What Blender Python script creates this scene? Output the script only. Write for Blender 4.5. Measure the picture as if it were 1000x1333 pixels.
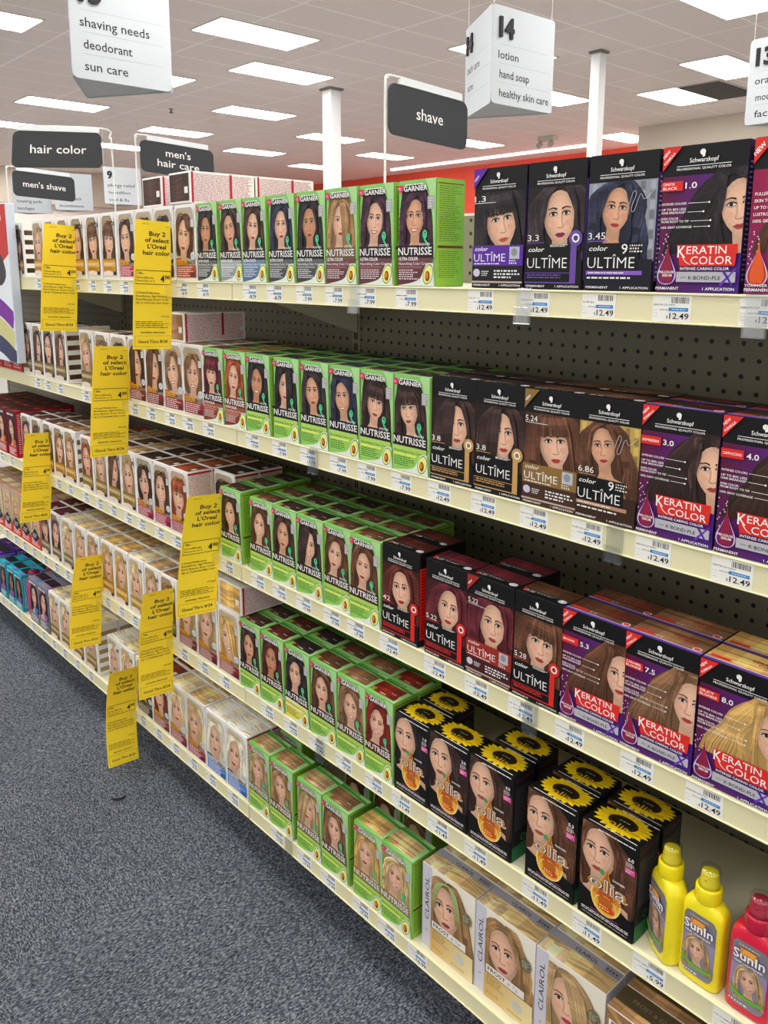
import bpy, math, random
from mathutils import Matrix, Vector
from mathutils.geometry import tessellate_polygon
for _o in list(bpy.data.objects): bpy.data.objects.remove(_o)
scn = bpy.context.scene
COL = scn.collection
IN = 0.0254            # everything below is laid out in inches
ZO = 49.2              # height of the zero line (a peg row) above the floor
rnd = random.Random(7)

# ------------------------------------------------------------------ camera
def camera():
    f, cyp = 1079.915, 565.851
    yaw, pitch, roll = -0.83312987, 0.19685847, -0.00247453
    pos = Vector((56.27587, -49.24579, 4.28484 + ZO)) * IN
    cy, sy, cp, sp = math.cos(yaw), math.sin(yaw), math.cos(pitch), math.sin(pitch)
    fwd = Vector((sy*cp, cy*cp, -sp)); right = Vector((cy, -sy, 0)); down = fwd.cross(right)
    cr, sr = math.cos(roll), math.sin(roll)
    r2 = right*cr + down*sr; d2 = -right*sr + down*cr
    m = Matrix((r2, -d2, -fwd)).transposed().to_4x4(); m.translation = pos
    cam = bpy.data.cameras.new('camera'); o = bpy.data.objects.new('camera', cam); COL.objects.link(o)
    o.matrix_world = m
    cam.sensor_fit = 'VERTICAL'; cam.sensor_height = 36; cam.sensor_width = 36
    cam.lens = 36*f/1333; cam.shift_y = -(666.5-cyp)/1333
    cam.clip_start = .02; cam.clip_end = 200
    scn.camera = o
camera()
# ------------------------------------------------------------------ world, exposure
scn.view_settings.view_transform = 'Standard'; scn.view_settings.look = 'None'
scn.view_settings.exposure = 0.34; scn.view_settings.gamma = 1; scn.view_settings.use_curve_mapping = False
w = bpy.data.worlds.new('world'); scn.world = w; w.use_nodes = True
w.node_tree.nodes['Background'].inputs[0].default_value = (1, .97, .93, 1)
w.node_tree.nodes['Background'].inputs[1].default_value = 0.85      # the rest of the store's light
LAMP = 15.5                                                          # troffer diffusers

# ------------------------------------------------------------------ colours and materials
def lin(c):
    if isinstance(c, str):
        c = c.lstrip('#'); c = tuple(int(c[i:i+2], 16)/255 for i in (0, 2, 4))
    return tuple(x/12.92 if x <= .04045 else ((x+.055)/1.055)**2.4 for x in c[:3])
def mul(c, k): return tuple(min(1, max(0, x*k)) for x in c)
def mix(a, b, t): return tuple(x+(y-x)*t for x, y in zip(a, b))
H = lin
WHITE = H('#efeeea'); BLACK = H('#0b0a0b'); INK = H('#1c1a1b')

def mat(name, col, rough=.5, metal=0, spec=.5, noise=0, nscale=30, emit=0, alpha=None, trans=0):
    m = bpy.data.materials.new(name); m.use_nodes = True; nt = m.node_tree; b = nt.nodes['Principled BSDF']
    b.inputs['Base Color'].default_value = (*col, 1); b.inputs['Roughness'].default_value = rough
    b.inputs['Metallic'].default_value = metal; b.inputs['Specular IOR Level'].default_value = spec
    if noise:
        tc = nt.nodes.new('ShaderNodeTexCoord'); n = nt.nodes.new('ShaderNodeTexNoise'); n.inputs['Scale'].default_value = nscale
        n.inputs['Detail'].default_value = 6
        mx = nt.nodes.new('ShaderNodeMix'); mx.data_type = 'RGBA'
        mx.inputs[6].default_value = (*mul(col, 1-noise), 1); mx.inputs[7].default_value = (*mul(col, 1+noise), 1)
        nt.links.new(tc.outputs['Object'], n.inputs['Vector']); nt.links.new(n.outputs['Fac'], mx.inputs[0])
        nt.links.new(mx.outputs[2], b.inputs['Base Color'])
    if emit:
        b.inputs['Emission Color'].default_value = (*col, 1); b.inputs['Emission Strength'].default_value = emit
    if trans:
        t = nt.nodes.new('ShaderNodeBsdfTransparent'); t.inputs[0].default_value = (.93, .94, .95, 1); mx = nt.nodes.new('ShaderNodeMixShader'); mx.inputs[0].default_value = 1-trans
        nt.links.new(t.outputs[0], mx.inputs[1]); gl = nt.nodes.new('ShaderNodeBsdfGlossy'); gl.inputs['Roughness'].default_value = rough; nt.links.new(gl.outputs[0], mx.inputs[2]); nt.links.new(mx.outputs[0], nt.nodes['Material Output'].inputs[0])
    return m
def print_mat(name, rough, coat=0):
    m = mat(name, (1, 1, 1), rough); nt = m.node_tree; b = nt.nodes['Principled BSDF']
    a = nt.nodes.new('ShaderNodeAttribute'); a.attribute_name = 'Col'
    nt.links.new(a.outputs['Color'], b.inputs['Base Color'])
    b.inputs['Coat Weight'].default_value = coat; b.inputs['Coat Roughness'].default_value = .25
    return m
M_CARTON = print_mat('printed_carton', .5); M_CARTON.node_tree.nodes['Principled BSDF'].inputs['Specular IOR Level'].default_value = .3
M_PAPER = print_mat('printed_paper', .75)
M_CREAM = mat('cream_steel', H('#e6dfb4'), .42, noise=.04, nscale=4)
M_DECK = mat('cream_deck', H('#d8d2b6'), .4, noise=.04, nscale=5)
M_CLEAR = mat('clear_plastic', (.95, .95, 1), .1, trans=.88)
M_WIRE = mat('white_wire', H('#dcdcd8'), .35)
M_PLATE = mat('charcoal_plate', H('#2f3032'), .45, noise=.05)
M_SIGNW = mat('white_plastic', H('#e4e7ea'), .4)
M_SIGNG = mat('grey_plastic', H('#a5aaad'), .5)

def peg_mat():
    m = mat('pegboard', H('#a39c84'), .55); nt = m.node_tree; b = nt.nodes['Principled BSDF']; L = nt.links
    tc = nt.nodes.new('ShaderNodeTexCoord'); mp = nt.nodes.new('ShaderNodeMapping'); mp.inputs['Scale'].default_value = (1/IN,)*3
    fr = nt.nodes.new('ShaderNodeVectorMath'); fr.operation = 'FRACTION'
    sb = nt.nodes.new('ShaderNodeVectorMath'); sb.operation = 'SUBTRACT'; sb.inputs[1].default_value = (.5, .5, .5)
    ml = nt.nodes.new('ShaderNodeVectorMath'); ml.operation = 'MULTIPLY'; ml.inputs[1].default_value = (1, 0, 1)
    ln = nt.nodes.new('ShaderNodeVectorMath'); ln.operation = 'LENGTH'
    lt = nt.nodes.new('ShaderNodeMath'); lt.operation = 'LESS_THAN'; lt.inputs[1].default_value = .145
    mx = nt.nodes.new('ShaderNodeMix'); mx.data_type = 'RGBA'
    n = nt.nodes.new('ShaderNodeTexNoise'); n.inputs['Scale'].default_value = 6
    m2 = nt.nodes.new('ShaderNodeMix'); m2.data_type = 'RGBA'; c = H('#807b69')
    m2.inputs[6].default_value = (*mul(c, .9), 1); m2.inputs[7].default_value = (*mul(c, 1.1), 1)
    mx.inputs[7].default_value = (.008, .008, .008, 1)
    L.new(tc.outputs['Object'], mp.inputs[0]); L.new(mp.outputs[0], fr.inputs[0]); L.new(fr.outputs[0], sb.inputs[0])
    L.new(sb.outputs[0], ml.inputs[0]); L.new(ml.outputs[0], ln.inputs[0]); L.new(ln.outputs['Value'], lt.inputs[0])
    L.new(lt.outputs[0], mx.inputs[0]); L.new(tc.outputs['Object'], n.inputs['Vector']); L.new(n.outputs['Fac'], m2.inputs[0])
    L.new(m2.outputs[2], mx.inputs[6]); L.new(mx.outputs[2], b.inputs['Base Color'])
    return m
M_PEG = peg_mat()

def carpet_mat():
    m = mat('carpet', (.1, .1, .1), .95, spec=.12); nt = m.node_tree; b = nt.nodes['Principled BSDF']; L = nt.links
    tc = nt.nodes.new('ShaderNodeTexCoord'); ch = nt.nodes.new('ShaderNodeTexChecker'); ch.inputs['Scale'].default_value = 1/(24*IN)
    mp0 = nt.nodes.new('ShaderNodeMapping'); mp0.inputs['Rotation'].default_value = (0, 0, .0); mp0.inputs['Location'].default_value = (.1, .27, .3)
    L.new(tc.outputs['Object'], mp0.inputs[0]); L.new(mp0.outputs[0], ch.inputs['Vector'])
    def grain(sx, sy):
        mp = nt.nodes.new('ShaderNodeMapping'); mp.inputs['Scale'].default_value = (sx, sy, 1)
        n = nt.nodes.new('ShaderNodeTexNoise'); n.inputs['Scale'].default_value = 1; n.inputs['Detail'].default_value = 4; n.inputs['Roughness'].default_value = .75
        L.new(tc.outputs['Object'], mp.inputs[0]); L.new(mp.outputs[0], n.inputs['Vector']); return n.outputs['Fac']
    mx = nt.nodes.new('ShaderNodeMix'); L.new(ch.outputs['Fac'], mx.inputs[0]); L.new(grain(135, 400), mx.inputs[2]); L.new(grain(400, 135), mx.inputs[3])
    cr = nt.nodes.new('ShaderNodeValToRGB'); e = cr.color_ramp.elements
    e[0].position = .37; e[0].color = (*H('#1b1e24'), 1); e[1].position = .64; e[1].color = (*H('#a4a9b0'), 1)
    k = e.new(.5); k.color = (*H('#545b65'), 1); L.new(mx.outputs[0], cr.inputs[0])
    n2 = nt.nodes.new('ShaderNodeTexNoise'); n2.inputs['Scale'].default_value = 2.2; n2.inputs['Detail'].default_value = 4; L.new(tc.outputs['Object'], n2.inputs['Vector'])
    cr2 = nt.nodes.new('ShaderNodeValToRGB'); q = cr2.color_ramp.elements; q[0].position = .3; q[0].color = (.62, .62, .62, 1); q[1].position = .7
    mm = nt.nodes.new('ShaderNodeMix'); mm.data_type = 'RGBA'; mm.blend_type = 'MULTIPLY'; mm.inputs[0].default_value = .6
    L.new(n2.outputs['Fac'], cr2.inputs[0]); L.new(cr.outputs[0], mm.inputs[6]); L.new(cr2.outputs[0], mm.inputs[7])
    L.new(mm.outputs[2], b.inputs['Base Color'])
    bp = nt.nodes.new('ShaderNodeBump'); bp.inputs['Strength'].default_value = .6; bp.inputs['Distance'].default_value = .004
    L.new(mx.outputs[0], bp.inputs['Height']); L.new(bp.outputs[0], b.inputs['Normal'])
    return m

def ceiling_mat():
    m = mat('ceiling_tile', H('#d8d0ca'), .9, spec=.2); nt = m.node_tree; b = nt.nodes['Principled BSDF']; L = nt.links
    tc = nt.nodes.new('ShaderNodeTexCoord'); sx = nt.nodes.new('ShaderNodeSeparateXYZ'); L.new(tc.outputs['Object'], sx.inputs[0])
    def line(sock, pitch, off):
        a = nt.nodes.new('ShaderNodeMath'); a.operation = 'ADD'; a.inputs[1].default_value = off*IN
        d = nt.nodes.new('ShaderNodeMath'); d.operation = 'DIVIDE'; d.inputs[1].default_value = pitch*IN
        f = nt.nodes.new('ShaderNodeMath'); f.operation = 'FRACT'
        l = nt.nodes.new('ShaderNodeMath'); l.operation = 'LESS_THAN'; l.inputs[1].default_value = 1.0/pitch
        L.new(sock, a.inputs[0]); L.new(a.outputs[0], d.inputs[0]); L.new(d.outputs[0], f.inputs[0]); L.new(f.outputs[0], l.inputs[0])
        return l.outputs[0]
    a, c = line(sx.outputs[0], 24.8, 2400+12), line(sx.outputs[1], 48.6, 4800+10)
    mx = nt.nodes.new('ShaderNodeMath'); mx.operation = 'MAXIMUM'; L.new(a, mx.inputs[0]); L.new(c, mx.inputs[1])
    n = nt.nodes.new('ShaderNodeTexNoise'); n.inputs['Scale'].default_value = 60; L.new(tc.outputs['Object'], n.inputs['Vector'])
    t = nt.nodes.new('ShaderNodeMix'); t.data_type = 'RGBA'; cc = H('#eee6e1')
    t.inputs[6].default_value = (*mul(cc, .92), 1); t.inputs[7].default_value = (*mul(cc, 1.06), 1); L.new(n.outputs['Fac'], t.inputs[0])
    g = nt.nodes.new('ShaderNodeMix'); g.data_type = 'RGBA'; g.inputs[7].default_value = (*H('#fffaf6'), 1)
    L.new(mx.outputs[0], g.inputs[0]); L.new(t.outputs[2], g.inputs[6]); L.new(g.outputs[2], b.inputs['Base Color'])
    return m

# ------------------------------------------------------------------ mesh helpers (inches)
class MB:
    def __init__(s): s.v = []; s.f = []; s.c = []; s.m = []
    def quad(s, pts, col=(1, 1, 1), mi=0):
        n = len(s.v); s.v += [tuple(p) for p in pts]; s.f.append(tuple(range(n, n+len(pts)))); s.c.append([col]*len(pts)); s.m.append(mi)
    def tri(s, a, b, c, ca, cb, cc, mi=0):
        n = len(s.v); s.v += [a, b, c]; s.f.append((n, n+1, n+2)); s.c.append([ca, cb, cc]); s.m.append(mi)
    def mesh_part(s, verts, faces, col=(1, 1, 1), mi=0):
        n = len(s.v); s.v += [tuple(v) for v in verts]
        for f in faces: s.f.append(tuple(i+n for i in f)); s.c.append([col]*len(f)); s.m.append(mi)
    def box(s, x0, x1, y0, y1, z0, z1, col=(1, 1, 1), b=0.03, mi=0):
        b = min(b, (x1-x0)*.3, (y1-y0)*.3, (z1-z0)*.3)
        V = []; idx = {}
        for ix, X in ((0, x0), (1, x1)):
            for iy, Y in ((0, y0), (1, y1)):
                for iz, Z in ((0, z0), (1, z1)):
                    sx, sy, sz = (1, -1)[ix], (1, -1)[iy], (1, -1)[iz]
                    for k, p in enumerate(((X, Y+sy*b, Z+sz*b), (X+sx*b, Y, Z+sz*b), (X+sx*b, Y+sy*b, Z))):
                        idx[(ix, iy, iz, k)] = len(V); V.append(p)
        F = []; g = lambda *a: idx[a]
        F += [(g(0,0,0,0), g(0,0,1,0), g(0,1,1,0), g(0,1,0,0)), (g(1,0,0,0), g(1,1,0,0), g(1,1,1,0), g(1,0,1,0)),
              (g(0,0,0,1), g(1,0,0,1), g(1,0,1,1), g(0,0,1,1)), (g(0,1,0,1), g(0,1,1,1), g(1,1,1,1), g(1,1,0,1)),
              (g(0,0,0,2), g(0,1,0,2), g(1,1,0,2), g(1,0,0,2)), (g(0,0,1,2), g(1,0,1,2), g(1,1,1,2), g(0,1,1,2))]
        for a in (0, 1):
            for c in (0, 1):
                F.append((g(a,c,0,0), g(a,c,1,0), g(a,c,1,1), g(a,c,0,1)) if a != c else (g(a,c,0,1), g(a,c,1,1), g(a,c,1,0), g(a,c,0,0)))
                F.append((g(a,0,c,2), g(a,1,c,2), g(a,1,c,0), g(a,0,c,0)) if a != c else (g(a,0,c,0), g(a,1,c,0), g(a,1,c,2), g(a,0,c,2)))
                F.append((g(0,a,c,1), g(1,a,c,1), g(1,a,c,2), g(0,a,c,2)) if a != c else (g(0,a,c,2), g(1,a,c,2), g(1,a,c,1), g(0,a,c,1)))
                for e in (0, 1):
                    t = (g(a,c,e,0), g(a,c,e,1), g(a,c,e,2)); F.append(t if (a+c+e) % 2 == 0 else t[::-1])
        s.mesh_part(V, F, col, mi)
    def tube(s, path, r, n=8, col=(1, 1, 1), mi=0):
        P = [Vector(p) for p in path]; V = []; F = []
        up = None
        for i, p in enumerate(P):
            t = (P[min(i+1, len(P)-1)]-P[max(i-1, 0)]).normalized()
            if up is None: up = t.orthogonal().normalized()
            up = (up-t*up.dot(t)).normalized(); bn = t.cross(up)
            for k in range(n):
                a = 2*math.pi*k/n; V.append(p+(up*math.cos(a)+bn*math.sin(a))*r)
        for i in range(len(P)-1):
            for k in range(n): F.append((i*n+k, i*n+(k+1) % n, (i+1)*n+(k+1) % n, (i+1)*n+k))
        F.append(tuple(range(n))[::-1]); F.append(tuple((len(P)-1)*n+k for k in range(n)))
        s.mesh_part(V, F, col, mi)
    def loft(s, rings, col=(1, 1, 1), mi=0, cap=True):
        V = [p for r in rings for p in r]; n = len(rings[0]); F = []
        for i in range(len(rings)-1):
            for k in range(n): F.append((i*n+k, i*n+(k+1) % n, (i+1)*n+(k+1) % n, (i+1)*n+k))
        if cap: F.append(tuple(range(n))[::-1]); F.append(tuple((len(rings)-1)*n+k for k in range(n)))
        s.mesh_part(V, F, col, mi)
    def prism(s, outline, fn, t, col=(1, 1, 1), mi=0):
        """outline (u,v) ccw seen from the front; fn(u,v,d) -> 3D with d depth behind the front"""
        n = len(outline); V = [fn(u, v, 0) for u, v in outline]+[fn(u, v, t) for u, v in outline]
        F = [tuple(range(n)), tuple(range(2*n-1, n-1, -1))]+[(i, n+i, n+(i+1) % n, (i+1) % n) for i in range(n)]
        s.mesh_part(V, F, col, mi)
    def mesh(s, name, mats, smooth=False):
        me = bpy.data.meshes.new(name)
        me.from_pydata([(x*IN, y*IN, z*IN) for x, y, z in s.v], [], s.f)
        ca = me.color_attributes.new('Col', 'FLOAT_COLOR', 'CORNER')
        ca.data.foreach_set('color', [x for f in s.c for c in f for x in (c[0], c[1], c[2], 1)])
        for m in mats: me.materials.append(m)
        me.polygons.foreach_set('material_index', s.m)
        if smooth: me.shade_smooth()
        me.update()
        return me
    def build(s, name, mats, parent=None, smooth=False):
        if not isinstance(mats, (list, tuple)): mats = [mats]
        o = bpy.data.objects.new(name, s.mesh(name, mats, smooth)); COL.objects.link(o); o.parent = parent
        return o

def place(o, x, y, z, rz=0): o.location = (x*IN, y*IN, (z+ZO)*IN); o.rotation_euler = (0, 0, rz); return o
def tag(o, label=None, cat=None, group=None, kind=None):
    if label: o['label'] = label
    if cat: o['category'] = cat
    if group: o['group'] = group
    if kind: o['kind'] = kind
    return o
def empty(name, x, y, z, label, cat, group=None, rz=0):
    o = bpy.data.objects.new(name, None); COL.objects.link(o); place(o, x, y, z, rz); o.empty_display_size = .05
    return tag(o, label, cat, group)
def struct(o): o['kind'] = 'structure'; return o
def rrect(x0, y0, x1, y1, r, n=5):
    P = []
    for cx, cy, a in ((x1-r, y0+r, -90), (x1-r, y1-r, 0), (x0+r, y1-r, 90), (x0+r, y0+r, 180)):
        for k in range(n+1):
            t = math.radians(a+90*k/n); P.append((cx+r*math.cos(t), cy+r*math.sin(t)))
    return P

# ------------------------------------------------------------------ lettering
_glyph = {}
def glyphs(s, bold, res=2):
    k = (s, bold)
    if k not in _glyph:
        cu = bpy.data.curves.new('lettering', 'FONT'); cu.body = s; cu.size = 1; cu.resolution_u = res; cu.offset = bold
        o = bpy.data.objects.new('lettering', cu); COL.objects.link(o)
        dg = bpy.context.evaluated_depsgraph_get(); me = bpy.data.meshes.new_from_object(o.evaluated_get(dg))
        V = [(v.co.x, v.co.y) for v in me.vertices]; T = []
        me.calc_loop_triangles()
        for t in me.loop_triangles: T.append(tuple(t.vertices))
        bpy.data.objects.remove(o); bpy.data.curves.remove(cu); bpy.data.meshes.remove(me)
        if not V: V = [(0, 0)]
        _glyph[k] = (V, T, min(v[0] for v in V), max(v[0] for v in V))
    return _glyph[k]

class Art:
    """Print on one face of an object: shapes in (u,v) inches, clipped to the face, stacked in thin layers."""
    DZ = .002
    def __init__(s, mb, fn, W, Hh, mi=0, x0=0, y0=0): s.mb = mb; s.fn = fn; s.b = (x0, y0, W, Hh); s.k = 1; s.mi = mi
    def up(s): s.k += 1
    def _emit(s, P, col):
        z = s.k*s.DZ; call = callable(col)
        pts = [s.fn(u, v, z) for u, v in P]; cs = [col(u, v) for u, v in P] if call else [col]*len(P)
        if len(P) == 3: s.mb.tri(*pts, *cs, s.mi)
        else:
            for i in range(1, len(P)-1): s.mb.tri(pts[0], pts[i], pts[i+1], cs[0], cs[i], cs[i+1], s.mi)
    def tri(s, a, b, c, col):
        x0, y0, x1, y1 = s.b
        if (b[0]-a[0])*(c[1]-a[1])-(b[1]-a[1])*(c[0]-a[0]) < 0: b, c = c, b
        P = [a, b, c]
        if all(x0 <= p[0] <= x1 and y0 <= p[1] <= y1 for p in P): s._emit(P, col); return
        for ax, lim, sg in ((0, x0, 1), (0, x1, -1), (1, y0, 1), (1, y1, -1)):
            Q = []
            for i in range(len(P)):
                p, q = P[i], P[(i+1) % len(P)]; dp, dq = sg*(p[ax]-lim), sg*(q[ax]-lim)
                if dp >= 0: Q.append(p)
                if (dp >= 0) != (dq >= 0):
                    t = dp/(dp-dq); Q.append((p[0]+t*(q[0]-p[0]), p[1]+t*(q[1]-p[1])))
            P = Q
            if len(P) < 3: return
        s._emit(P, col)
    def poly(s, P, col):
        s.up()
        for t in tessellate_polygon([[Vector((x, y, 0)) for x, y in P]]): s.tri(P[t[0]], P[t[1]], P[t[2]], col)
    def rect(s, x0, y0, x1, y1, col, nx=1, ny=1, up=True):
        if up: s.up()
        for i in range(nx):
            for j in range(ny):
                a, b = x0+(x1-x0)*i/nx, x0+(x1-x0)*(i+1)/nx; c, d = y0+(y1-y0)*j/ny, y0+(y1-y0)*(j+1)/ny
                s.tri((a, c), (b, c), (b, d), col); s.tri((a, c), (b, d), (a, d), col)
    def ell(s, cx, cy, rx, ry, col, n=14, up=True, rot=0, c2=None):
        if up: s.up()
        cr, sr = math.cos(rot), math.sin(rot)
        P = [(cx+rx*math.cos(2*math.pi*k/n)*cr-ry*math.sin(2*math.pi*k/n)*sr, cy+rx*math.cos(2*math.pi*k/n)*sr+ry*math.sin(2*math.pi*k/n)*cr) for k in range(n)]
        for k in range(n): s.tri((cx, cy), P[k], P[(k+1) % n], col)
    def ring(s, cx, cy, r, wd, col, n=18, ry=None):
        ry = ry or r; s.up()
        for k in range(n):
            a, b = 2*math.pi*k/n, 2*math.pi*(k+1)/n
            p = [(cx+(r+d)*math.cos(t), cy+(ry+d)*math.sin(t)) for t, d in ((a, -wd/2), (a, wd/2), (b, wd/2), (b, -wd/2))]
            s.tri(p[0], p[1], p[2], col); s.tri(p[0], p[2], p[3], col)
    def strip(s, P, w0, col, w1=None, up=True, cf=None):
        """ribbon along P; width tapers w0->w1; cf(t) -> colour"""
        s.k += 1 if up else .12
        n = len(P); w1 = w0 if w1 is None else w1; E = []
        for i, p in enumerate(P):
            a, b = P[max(i-1, 0)], P[min(i+1, n-1)]; dx, dy = b[0]-a[0], b[1]-a[1]; l = math.hypot(dx, dy) or 1
            wv = (w0+(w1-w0)*i/(n-1))/2; E.append(((p[0]-dy/l*wv, p[1]+dx/l*wv), (p[0]+dy/l*wv, p[1]-dx/l*wv)))
        for i in range(n-1):
            c = cf((i+.5)/(n-1)) if cf else col
            s.tri(E[i][0], E[i][1], E[i+1][1], c); s.tri(E[i][0], E[i+1][1], E[i+1][0], c)
    def text(s, t, x, y, h, col, bold=.0, fit=None, anchor='l', shear=0, rot=0, up=True):
        """h = cap height; fit = total width"""
        if up: s.up()
        V, T, a, b = glyphs(t, bold); k = h/.72; wd = (b-a)*k; kx = k*(fit/wd if fit and wd > 0 else 1); wd = (b-a)*kx
        ox = {'l': 0, 'c': -wd/2, 'r': -wd}[anchor]; c, sn = math.cos(rot), math.sin(rot); Q = []
        for vx, vy in V:
            u = (vx-a)*kx+ox+shear*vy*k; v = vy*k; Q.append((x+u*c-v*sn, y+u*sn+v*c))
        for i, j, l in T: s.tri(Q[i], Q[j], Q[l], col)
    def greek(s, x0, y0, x1, y1, n, col, seed=0, ragged=True, th=.5):
        """lines of print too small to read in the photograph"""
        s.up(); r = random.Random(seed); p = (y1-y0)/n
        for i in range(n):
            y = y1-(i+.5)*p; x = x0; end = x1-(r.random()*.35*(x1-x0) if ragged else 0)
            while x < end-.02:
                wd = min((x1-x0)*(.05+.12*r.random()), end-x); s.rect(x, y-p*th/2, x+wd, y+p*th/2, col, up=False); x += wd+p*.45

def catmull(P, n):
    Q = [P[0]]+list(P)+[P[-1]]; out = []; m = len(P)-1
    for k in range(n+1):
        u = k/n*m; i = min(int(u), m-1); t = u-i; a, b, c, d = Q[i:i+4]
        out.append(tuple(.5*(2*b[j]+(c[j]-a[j])*t+(2*a[j]-5*b[j]+4*c[j]-d[j])*t*t+(3*b[j]-a[j]-3*c[j]+d[j])*t**3) for j in (0, 1)))
    return out

# ------------------------------------------------------------------ printed portraits
HAIR = {k: H(v) for k, v in dict(black='#231d20', blueblack='#23263a', softblack='#2c2224', plum='#3b1f30', espresso='#33221f', darkbrown='#3d281e',
        brown='#5b3a27', chestnut='#5e3b28', lightbrown='#846042', caramel='#a37d52', darkblond='#b39468', blond='#d2b179', golden='#cfa560', paleblond='#e2c898',
        platinum='#e9dcc0', auburn='#7a3320', red='#842a1e', copper='#9c4a26', burgundy='#5b1f28', mahogany='#57241d', green='#a9cf86').items()}
SKINS = [H('#e6b799'), H('#dba583'), H('#c98f69'), H('#a87350'), H('#f0c9ae')]
def portrait(A, cx, cy, s, hair='brown', style='long', skin=0, turn=0., tilt=0., smile=False, part=0., length=1.3, wave=.0, n=26, seed=0,
             lip='#b5443f', wide=1., tint=None, sweep=0., face=1.):
    r = random.Random(seed*13+5); hb = HAIR[hair] if isinstance(hair, str) else hair; sk = SKINS[skin]
    v_ = random.Random(seed*7+3)
    turn = turn or v_.uniform(-.4, .4); tilt = tilt or v_.uniform(-.16, .16); part = part or v_.choice((-.14, .14, .05))
    if style == 'long' and not wave: wave = v_.choice((0, .08, .18, .28))
    cx += s*v_.uniform(-.04, .04)
    ct, st = math.cos(tilt), math.sin(tilt)
    T = lambda x, y: (cx+s*(x*ct-y*st), cy+s*(x*st+y*ct))
    TT = lambda P: [T(*p) for p in P]
    lum = sum(hb)/3; hi = .95 if lum < .03 else .6 if lum < .08 else .42
    def hc(j, ph):
        def f(t):
            g = 1+hi*1.6*math.exp(-((t-.2-ph)/.09)**2)+hi*1.3*math.exp(-((t-.6+ph)/.13)**2)
            c = mul(hb, .74*j*g*(1.7 if (j*1000) % 1 < .12 else 1)); return mix(c, (lum+.12,)*3, .04*hi*(g-1))
        return f
    fr = 10.5 if style == 'curly' else 3.2+1.5*wave*3
    def strand(sg, t, dx=0, ph=0, end=None):
        e = -length if end is None else end; o = .25+.75*t
        wl = wide*(1+(sweep if sg < 0 else 0))
        P = [(part+sg*.02, .62-.02*(1-t)), (part*.6+sg*(.14+.12*o), .64-.05*(1-o)), (sg*(.3+.17*o*wl), .36), (sg*(.375+.19*o*wl), 0), (sg*(.37+.24*o*wl), -.42),
             (sg*(.30+.34*o*wl), -.8), (sg*(.28+.36*o*wl), min(e, -.85))] if style != 'bob' else \
            [(part+sg*.02, .62), (part*.6+sg*(.16+.12*o), .63), (sg*(.32+.16*o*wl), .34), (sg*(.385+.15*o*wl), 0), (sg*(.36+.16*o*wl), -.3), (sg*(.27+.12*o), -.56)]
        Q = catmull(P, 16); out = []
        for i, (x, y) in enumerate(Q):
            a = wave*.16*min(1, i/6); out.append((x+dx+a*math.sin(fr*y*2+ph), y+(a*.4*math.cos(fr*y*2+ph) if style == 'curly' else 0)))
        return out
    # hair behind the head
    lo, ro = strand(-1, 1), strand(1, 1)
    A.poly(TT(lo[::-1]+ro), mul(hb, .72))
    A.up()
    for k in range(n):
        for sg in (-1, 1):
            t = (k+r.random())/n
            A.strip(TT(strand(sg, t, ph=k*.37+sg)), s*(.05+.03*r.random()), None, s*.02, up=False, cf=hc(.65+.75*r.random(), r.random()*.08-.04))
    # neck and shoulders
    nk = mul(sk, .74)
    A.poly(TT([(-.17, -.3), (.17, -.3), (.17, -.62), (.24, -.74), (.62, -.9), (.7, -1.7), (-.7, -1.7), (-.62, -.9), (-.24, -.74), (-.17, -.62)]), mul(sk, .86))
    A.poly(TT([(-.17, -.34), (.17, -.34), (.16, -.6), (.02, -.66), (-.15, -.58)]), nk)
    if length > 1.0:
        A.up()
        for k in range(max(4, n//3)):
            for sg in (-1, 1):
                t = .1+.35*k/(n/3); A.strip(TT([p for p in strand(sg, t, ph=k*.5) if p[1] < -.25]), s*.07, None, s*.03, up=False, cf=hc(.6+.6*r.random(), .1))
    # face
    A.up(); NR, NA = 5, 22; ringp = []
    for i in range(NR+1):
        q = i/NR; row = []
        for k in range(NA):
            a = 2*math.pi*k/NA; x, y = .355*face*math.cos(a), .5*math.sin(a)
            if y < 0: x *= 1-.34*(-y/.5)**1.8
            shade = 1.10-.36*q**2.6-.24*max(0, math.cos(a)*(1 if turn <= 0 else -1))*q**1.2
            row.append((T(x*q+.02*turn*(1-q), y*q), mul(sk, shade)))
        ringp.append(row)
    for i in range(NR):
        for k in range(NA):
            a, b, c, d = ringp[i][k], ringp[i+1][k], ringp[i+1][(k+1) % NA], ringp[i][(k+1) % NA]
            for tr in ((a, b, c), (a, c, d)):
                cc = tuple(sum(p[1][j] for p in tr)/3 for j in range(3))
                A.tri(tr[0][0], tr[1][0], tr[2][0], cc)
    fx = turn*.13
    # cheeks, nose, mouth
    A.ell(*T(fx-.19, -.1), s*.09, s*.06, mix(sk, H('#d98a78'), .35), 10); A.ell(*T(fx+.19, -.1), s*.09, s*.06, mix(sk, H('#c97f6c'), .35), 10, up=False)
    sd = -1 if turn <= 0 else 1; ns = fx*1.25
    A.strip(TT(catmull([(ns+sd*.055, .16), (ns+sd*.03, .02), (ns+sd*.045, -.1), (ns+sd*.075, -.155)], 6)), s*.035, mul(sk, .8), s*.05)
    A.strip(TT([(ns-sd*.005, .1), (ns-sd*.005, -.1)]), s*.03, mul(sk, 1.16))
    A.strip(TT(catmull([(ns-.075, -.16), (ns-.03, -.185), (ns, -.178), (ns+.03, -.185), (ns+.075, -.16)], 6)), s*.02, mul(sk, .5))
    lc = H(lip); my = -.3; mw = .155 if smile else .12
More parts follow.
